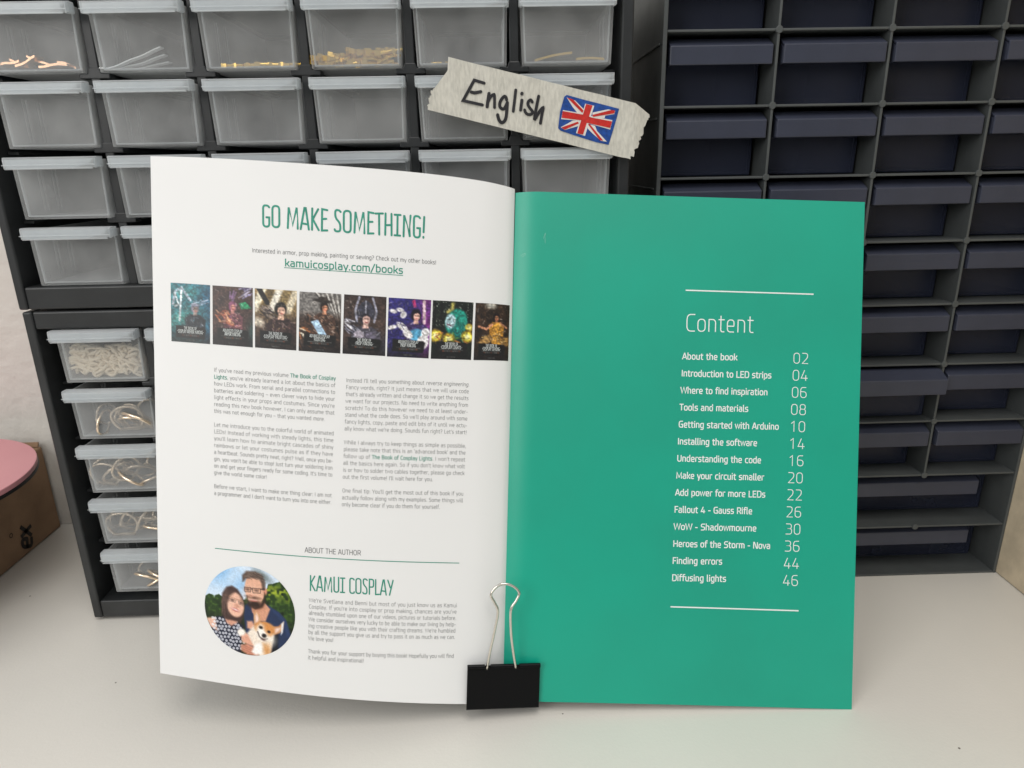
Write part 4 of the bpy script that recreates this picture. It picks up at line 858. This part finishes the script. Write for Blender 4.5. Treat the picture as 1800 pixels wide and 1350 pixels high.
    K.poly([(.12, y0 - .02), (.86, y0 - .0), (.9, y0 + .06), (.86, y0 + .3), (.12, y0 + .29)], h3('171615'))
    for q in range(9): K.ell(.30 + .05 * q, y0 + .225, .017, .012, h3('8a8884') if q % 4 else h3('a0563c'), 0, 1.2, .8)
    K.line([(.22, y0 + .185), (.78, y0 + .19)], .008, h3('a8a6a2'), .7); K.ell(.5, 1.44, .14, .02, h3('0c0c0c'))
    for q in range(7): K.ell(.41 + .03 * q, 1.44, .010, .010, h3('8a8884'), 0, 1.2, .7)
    K.c *= (.66 + .62 * K.noise(2) * (.6 + .8 * K.noise(5)))[..., None]
    pic = K.mesh('cover_picture', LP, CV[i], lpg)
    t = mbset(); TL, TR, BR, BL = CV[i]
    class Off:
        H = LP.H
        def pt(s, u, v, off=0): return LP.pt(u, v, .00022)
        def dist(s, a, b): return LP.dist(a, b)
    def uv(a, b): return ((TL[0] * (1 - a) + TR[0] * a) * (1 - b) + (BL[0] * (1 - a) + BR[0] * a) * b, (TL[1] * (1 - a) + TR[1] * a) * (1 - b) + (BL[1] * (1 - a) + BR[1] * a) * b)
    b0 = (y0 + .075) / 1.5; b1 = (y0 + .165) / 1.5; w0 = .015 * len(TT[i][0]); w1 = min(.34, .0165 * len(TT[i][1]))
    put_text(t, TT[i][0], AM, uv(.5 - w0, b0), uv(.5 + w0, b0), .00155, .075, Off(), 'sq', 2); put_text(t, TT[i][1], AM, uv(.5 - w1, b1), uv(.5 + w1, b1), .00175, .075, Off(), 'sq', 2)
    t['n'].build('cover_title', M_wink, pic, fix=False)
for i in range(8): cover(i)

# ------------------------------------------------------------------ binder clip holding the foot of the booklet
clip = thing('binder_clip', 'black binder clip with silver wire loop gripping the foot of the booklet', 'clip')
def loc(px, q, n): return SB + CU * px + UPB * q + NB * n
xa, xb = -.0196, .0221     # along CU from the spine
def slab(p0, p1, th, lipf=0):
    mb = MB(); V = []
    for x in (xa, xb):
        for (q, n) in p0: w_ = (xb - x) / (xb - xa); V.append(loc(x, q + .0023, n + .0056 * w_))
    n_ = len(p0); mb.add(V, [tuple(range(n_)), tuple(range(2 * n_ - 1, n_ - 1, -1))] + [(i, i + n_, (i + 1) % n_ + n_, (i + 1) % n_) for i in range(n_)]); return mb
def rotx(o): return o
front = [(-.0050, .0012), (-.0046, .0006), (.0206, .0018), (.0206, .0026), (-.0044, .0017)]
slab(front, None, 0).build('front_plate', M_clip, clip, bevel=.0002)
back = [(-.0050, .0010), (-.0044, .0004), (-.0060, -.0160), (.0180, -.0118), (.0184, -.0112), (.0188, -.0120), (.0180, -.0132), (-.0066, -.0174), (-.0072, -.0168)]
slab(back, None, 0).build('back_plate', M_clip, clip, bevel=.0002)
def catmull(P, m=8):
    out = []
    for i in range(len(P) - 1):
        for k in range(m):
            t = (i + k / m) / (len(P) - 1); out.append(crom(P, t))
    out.append(Vector(P[-1])); return out
wp = [(-.0078, .0196, .0035), (-.0062, .030, .0046), (-.0040, .042, .0060), (-.0024, .0535, .0072), (-.0046, .0590, .0075), (-.0066, .0628, .0078), (-.0052, .0663, .008), (-.0015, .0692, .0082), (.0028, .0695, .0082), (.0070, .0675, .008), (.0094, .0642, .0078), (.0078, .0600, .0076), (.0050, .0545, .0073), (.0054, .0420, .0062), (.0070, .030, .0048), (.0088, .0200, .0035)]
WS = .0012
MB().tube(catmull([loc(x - .0008, q + .0012, n + (.0036 * (xb - x) / (xb - xa) + .0002)) for x, q, n in wp], 6), .00078, 10).build('wire_loop', M_wire, clip, smooth=True)
wq = [(x, .012 + (q - .0196) * .55, -.0125 - (q - .0196) * .28) for x, q, n in wp]
MB().tube(catmull([loc(x, q, n) for x, q, n in wq], 6), .0007, 8).build('wire_loop', M_wire, clip, smooth=True)
bar = MB()
def cl(x, q, n): w_ = (xb - x) / (xb - xa); return loc(x, q + .0023, n + .0056 * w_)
for a, b in ((xa, -.0098), (-.0064, .0066), (.0100, xb)): bar.tube([cl(a, .0201, .0028), cl((a + b) / 2, .0201, .0028), cl(b, .0201, .0028)], .00135, 12)
bar.build('rolled_edge', M_clip, clip, smooth=False)

# ------------------------------------------------------------------ paper tape with handwriting
TAPE = [(-23.18, 363.77), (81.4, 338.35), (90.07, 332.36), (88.3, 328.14), (86.5, 324.21), (85.37, 319.63), (83.87, 315.95), (81.71, 312.26), (79.7, 308.24), (77.53, 308.9), (73.55, 309.6), (-35.94, 336.79), (-35.06, 341.24), (-33.87, 345.65), (-33.65, 346.82), (-31.84, 347.97), (-29.0, 348.9), (-26.0, 351.6), (-24.3, 354.4), (-23.9, 356.9), (-22.7, 359.2)]
YT = YL - .0085
def ty(x, z):
    y = YT + .0004 * math.sin(x * 130 + z * 60) - .0003 * math.cos(x * 310)
    k = max(0, x - .0775 - (.338 - z) * .12 - .0012 * math.sin(z * 300)); y += k * .20 + .0003 * math.sin(z * 300) * min(1, k / .004)
    if k > 0: y -= .0006 * min(1, k / .002)
    k2 = max(0, -.026 - x); return y - k2 * .10
def ragged(P):
    out = []
    for i in range(len(P)):
        (x1, y1), (x2, y2) = P[i], P[(i + 1) % len(P)]; L = math.hypot(x2 - x1, y2 - y1)
        torn = 2 <= i <= 7 or 11 <= i <= 20; n = max(1, int(L / (.7 if torn else 60)))
        for k in range(n):
            j = (.9 if 2 <= i <= 7 else .7) if torn and k else 0
            out.append((x1 + (x2 - x1) * k / n + random.uniform(-j, j), y1 + (y2 - y1) * k / n + random.uniform(-j, j)))
    return out
def flat(polys, off, thick=0, step=.003, name='print', mt=None, parent=None):
    bm = bmesh.new()
    for P in polys:
        vs = [bm.verts.new((x / 1000, 0, z / 1000)) for x, z in P]; bm.faces.new(vs)
    bmesh.ops.triangulate(bm, faces=bm.faces[:], ngon_method='BEAUTY')
    x = -.04
    while x < .095:
        bmesh.ops.bisect_plane(bm, geom=bm.verts[:] + bm.edges[:] + bm.faces[:], plane_co=(x, 0, 0), plane_no=(1, 0, .0001)); x += step
    for v in bm.verts: v.co.y = ty(v.co.x, v.co.z) - off
    bmesh.ops.recalc_face_normals(bm, faces=bm.faces)
    if thick:
        r = bmesh.ops.extrude_face_region(bm, geom=bm.faces[:])
        for v in [g for g in r['geom'] if isinstance(g, bmesh.types.BMVert)]: v.co.y += thick
        bmesh.ops.recalc_face_normals(bm, faces=bm.faces)
    me = bpy.data.meshes.new(name); bm.to_mesh(me); bm.free(); me.materials.append(mt)
    return link(bpy.data.objects.new(name, me), parent)
tape = thing('tape_label', 'torn strip of pale paper tape with a handwritten word and a small flag', 'label')
strip_o = flat([ragged(TAPE)], 0, .00018, name='paper_strip', mt=M_tape, parent=tape)
ENGLISH = [[(-3.83, 350.12), (-9.33, 351.78), (-15.92, 341.23), (-5.14, 338.83)], [(-11.14, 345.59), (-9.4, 345.2), (-5.88, 345.75)], [(-1.29, 344.7), (-2.54, 337.9)], [(-2.06, 340.12), (-0.54, 342.77), (1.09, 344.07), (1.77, 343.33), (1.62, 337.38)], [(8.53, 341.29), (8.24, 342.48), (7.29, 343.09), (5.82, 341.78), (4.66, 339.72), (4.77, 337.63), (6.03, 336.57), (7.32, 336.99), (8.72, 339.51)], [(8.89, 339.8), (8.21, 333.08), (7.18, 330.24), (5.38, 329.36), (3.97, 330.89), (3.29, 333.46)], [(13.74, 346.24), (12.17, 335.27)], [(17.08, 340.86), (16.3, 335.8)], [(17.16, 344.42), (17.09, 344.2)], [(22.93, 339.88), (21.98, 340.93), (20.69, 340.06), (20.45, 338.58), (21.46, 336.77), (23.05, 334.8), (22.39, 333.6), (20.62, 333.33), (19.18, 334.26), (18.55, 335.77)], [(26.55, 342.79), (25.16, 336.71), (24.15, 331.02), (25.61, 332.8), (27.24, 335.18), (29.02, 336.8), (28.52, 333.96), (27.46, 328.69)]]
hw = MB()
for i, s in enumerate(ENGLISH):
    pts = [(x / 1000, z / 1000) for x, z in s]
    if len(pts) > 4: pts = [(p.x, p.y) for p in catmull([(a, b, 0) for a, b in pts], 4)]
    ribbon(hw, pts, .0016 + .0001 * (i % 3), False, lambda a, b: (a, ty(a, b) - .00032 - .00001 * i, b), 'round')
hw.build('handwriting', M_mark, strip_o, fix=False)
BLUE = [(42.34, 343.32), (55.52, 339.81), (72.12, 335.56), (69.91, 327.13), (66.7, 316.42), (59.38, 317.92), (48.87, 321.24), (38.99, 324.4), (37.54, 325.78), (38.67, 334.63), (40.92, 342.28)]
WHITE = [[(52.96, 338.66), (58.0, 337.38), (53.07, 321.44), (47.83, 323.03)], [(40.24, 335.4), (51.6, 333.48), (56.81, 331.92), (68.54, 329.58), (67.37, 324.6), (55.14, 328.05), (49.35, 329.63), (39.26, 330.6)], [(42.35, 342.0), (47.22, 340.34), (52.15, 335.74), (51.6, 333.35), (48.44, 333.93), (45.82, 336.91)], [(57.06, 333.8), (65.94, 335.39), (69.99, 334.39), (69.46, 332.79), (64.29, 332.07), (64.04, 330.73), (57.11, 331.11)], [(38.99, 326.29), (45.89, 329.69), (49.92, 329.89), (49.67, 326.93), (41.31, 324.77)], [(54.28, 327.93), (58.63, 326.78), (58.66, 325.15), (65.64, 318.08), (62.28, 318.55), (57.55, 322.45), (54.61, 325.22)]]
RED = [[(53.4, 338.38), (56.99, 337.53), (51.9, 322.14), (48.56, 322.88)], [(40.1, 334.87), (51.9, 332.81), (56.82, 331.12), (68.27, 328.91), (67.35, 325.41), (54.27, 328.33), (50.79, 329.87), (39.54, 331.27)], [(42.64, 341.86), (46.07, 340.88), (52.01, 334.95), (51.31, 333.75)], [(57.08, 332.59), (67.68, 334.96), (69.84, 334.66), (69.45, 333.19), (57.39, 331.51)], [(39.42, 326.15), (48.78, 329.1), (49.51, 328.28), (41.16, 324.9)], [(54.57, 327.66), (55.73, 327.64), (63.44, 318.67), (61.4, 318.98)]]
flat([BLUE], .00030, name='blue_field', mt=M_blue, parent=strip_o)
for k, q in enumerate(WHITE): WHITE[k] = q
wm = flat([WHITE[1]], .00024, name='white_bars', mt=M_white, parent=strip_o)
def merge_flat(polys, off0, name, mt):
    objs = [flat([p], off0 + .00002 * k, name=name, mt=mt, parent=strip_o) for k, p in enumerate(polys)]
    bm = bmesh.new()
    for o in objs: bm.from_mesh(o.data)
    me = objs[0].data; bm.to_mesh(me); bm.free()
    for o in objs[1:]: bpy.data.objects.remove(o)
    return objs[0]
bpy.data.objects.remove(wm)
merge_flat(WHITE, .00040, 'white_bars', M_white); merge_flat(RED, .00056, 'red_cross', M_red)

# ------------------------------------------------------------------ lettering on the cardboard box (runs up the side)
class Side:
    H = 1.0
    def pt(s, u, v, off=0): return (.0997, u, v)       # local to the box
    def dist(s, a, b): return math.hypot(a[0] - b[0], a[1] - b[1])
def side_text(y0, z0, ang, em):
    mb = MB()
    for ch, dx in (('e', 0), ('x', .46)):
        for s in GL[ch][1]:
            pts = [((p[0] + dx + .2 * p[1]) * em, p[1] * em) for p in rnd(s, False, 4)]
            ca, sa = math.cos(ang), math.sin(ang)
            ribbon(mb, [(y0 + a * ca - b * sa, z0 + a * sa + b * ca) for a, b in pts], .15 * em, False, lambda a, b: (.0998, a, b), 'sq')
    pts = [(y0 - .019 + .0017 * math.cos(k * .52), z0 + .0225 + .0017 * math.sin(k * .52)) for k in range(12)]
    ribbon(mb, pts, .0007, True, lambda a, b: (.0998, a, b), 'sq')
    return mb
side_text(.047, .0030, 1.35, .0225).build('print_mark', mat('black_ink', (.02, .016, .014), .8), bx, fix=False)
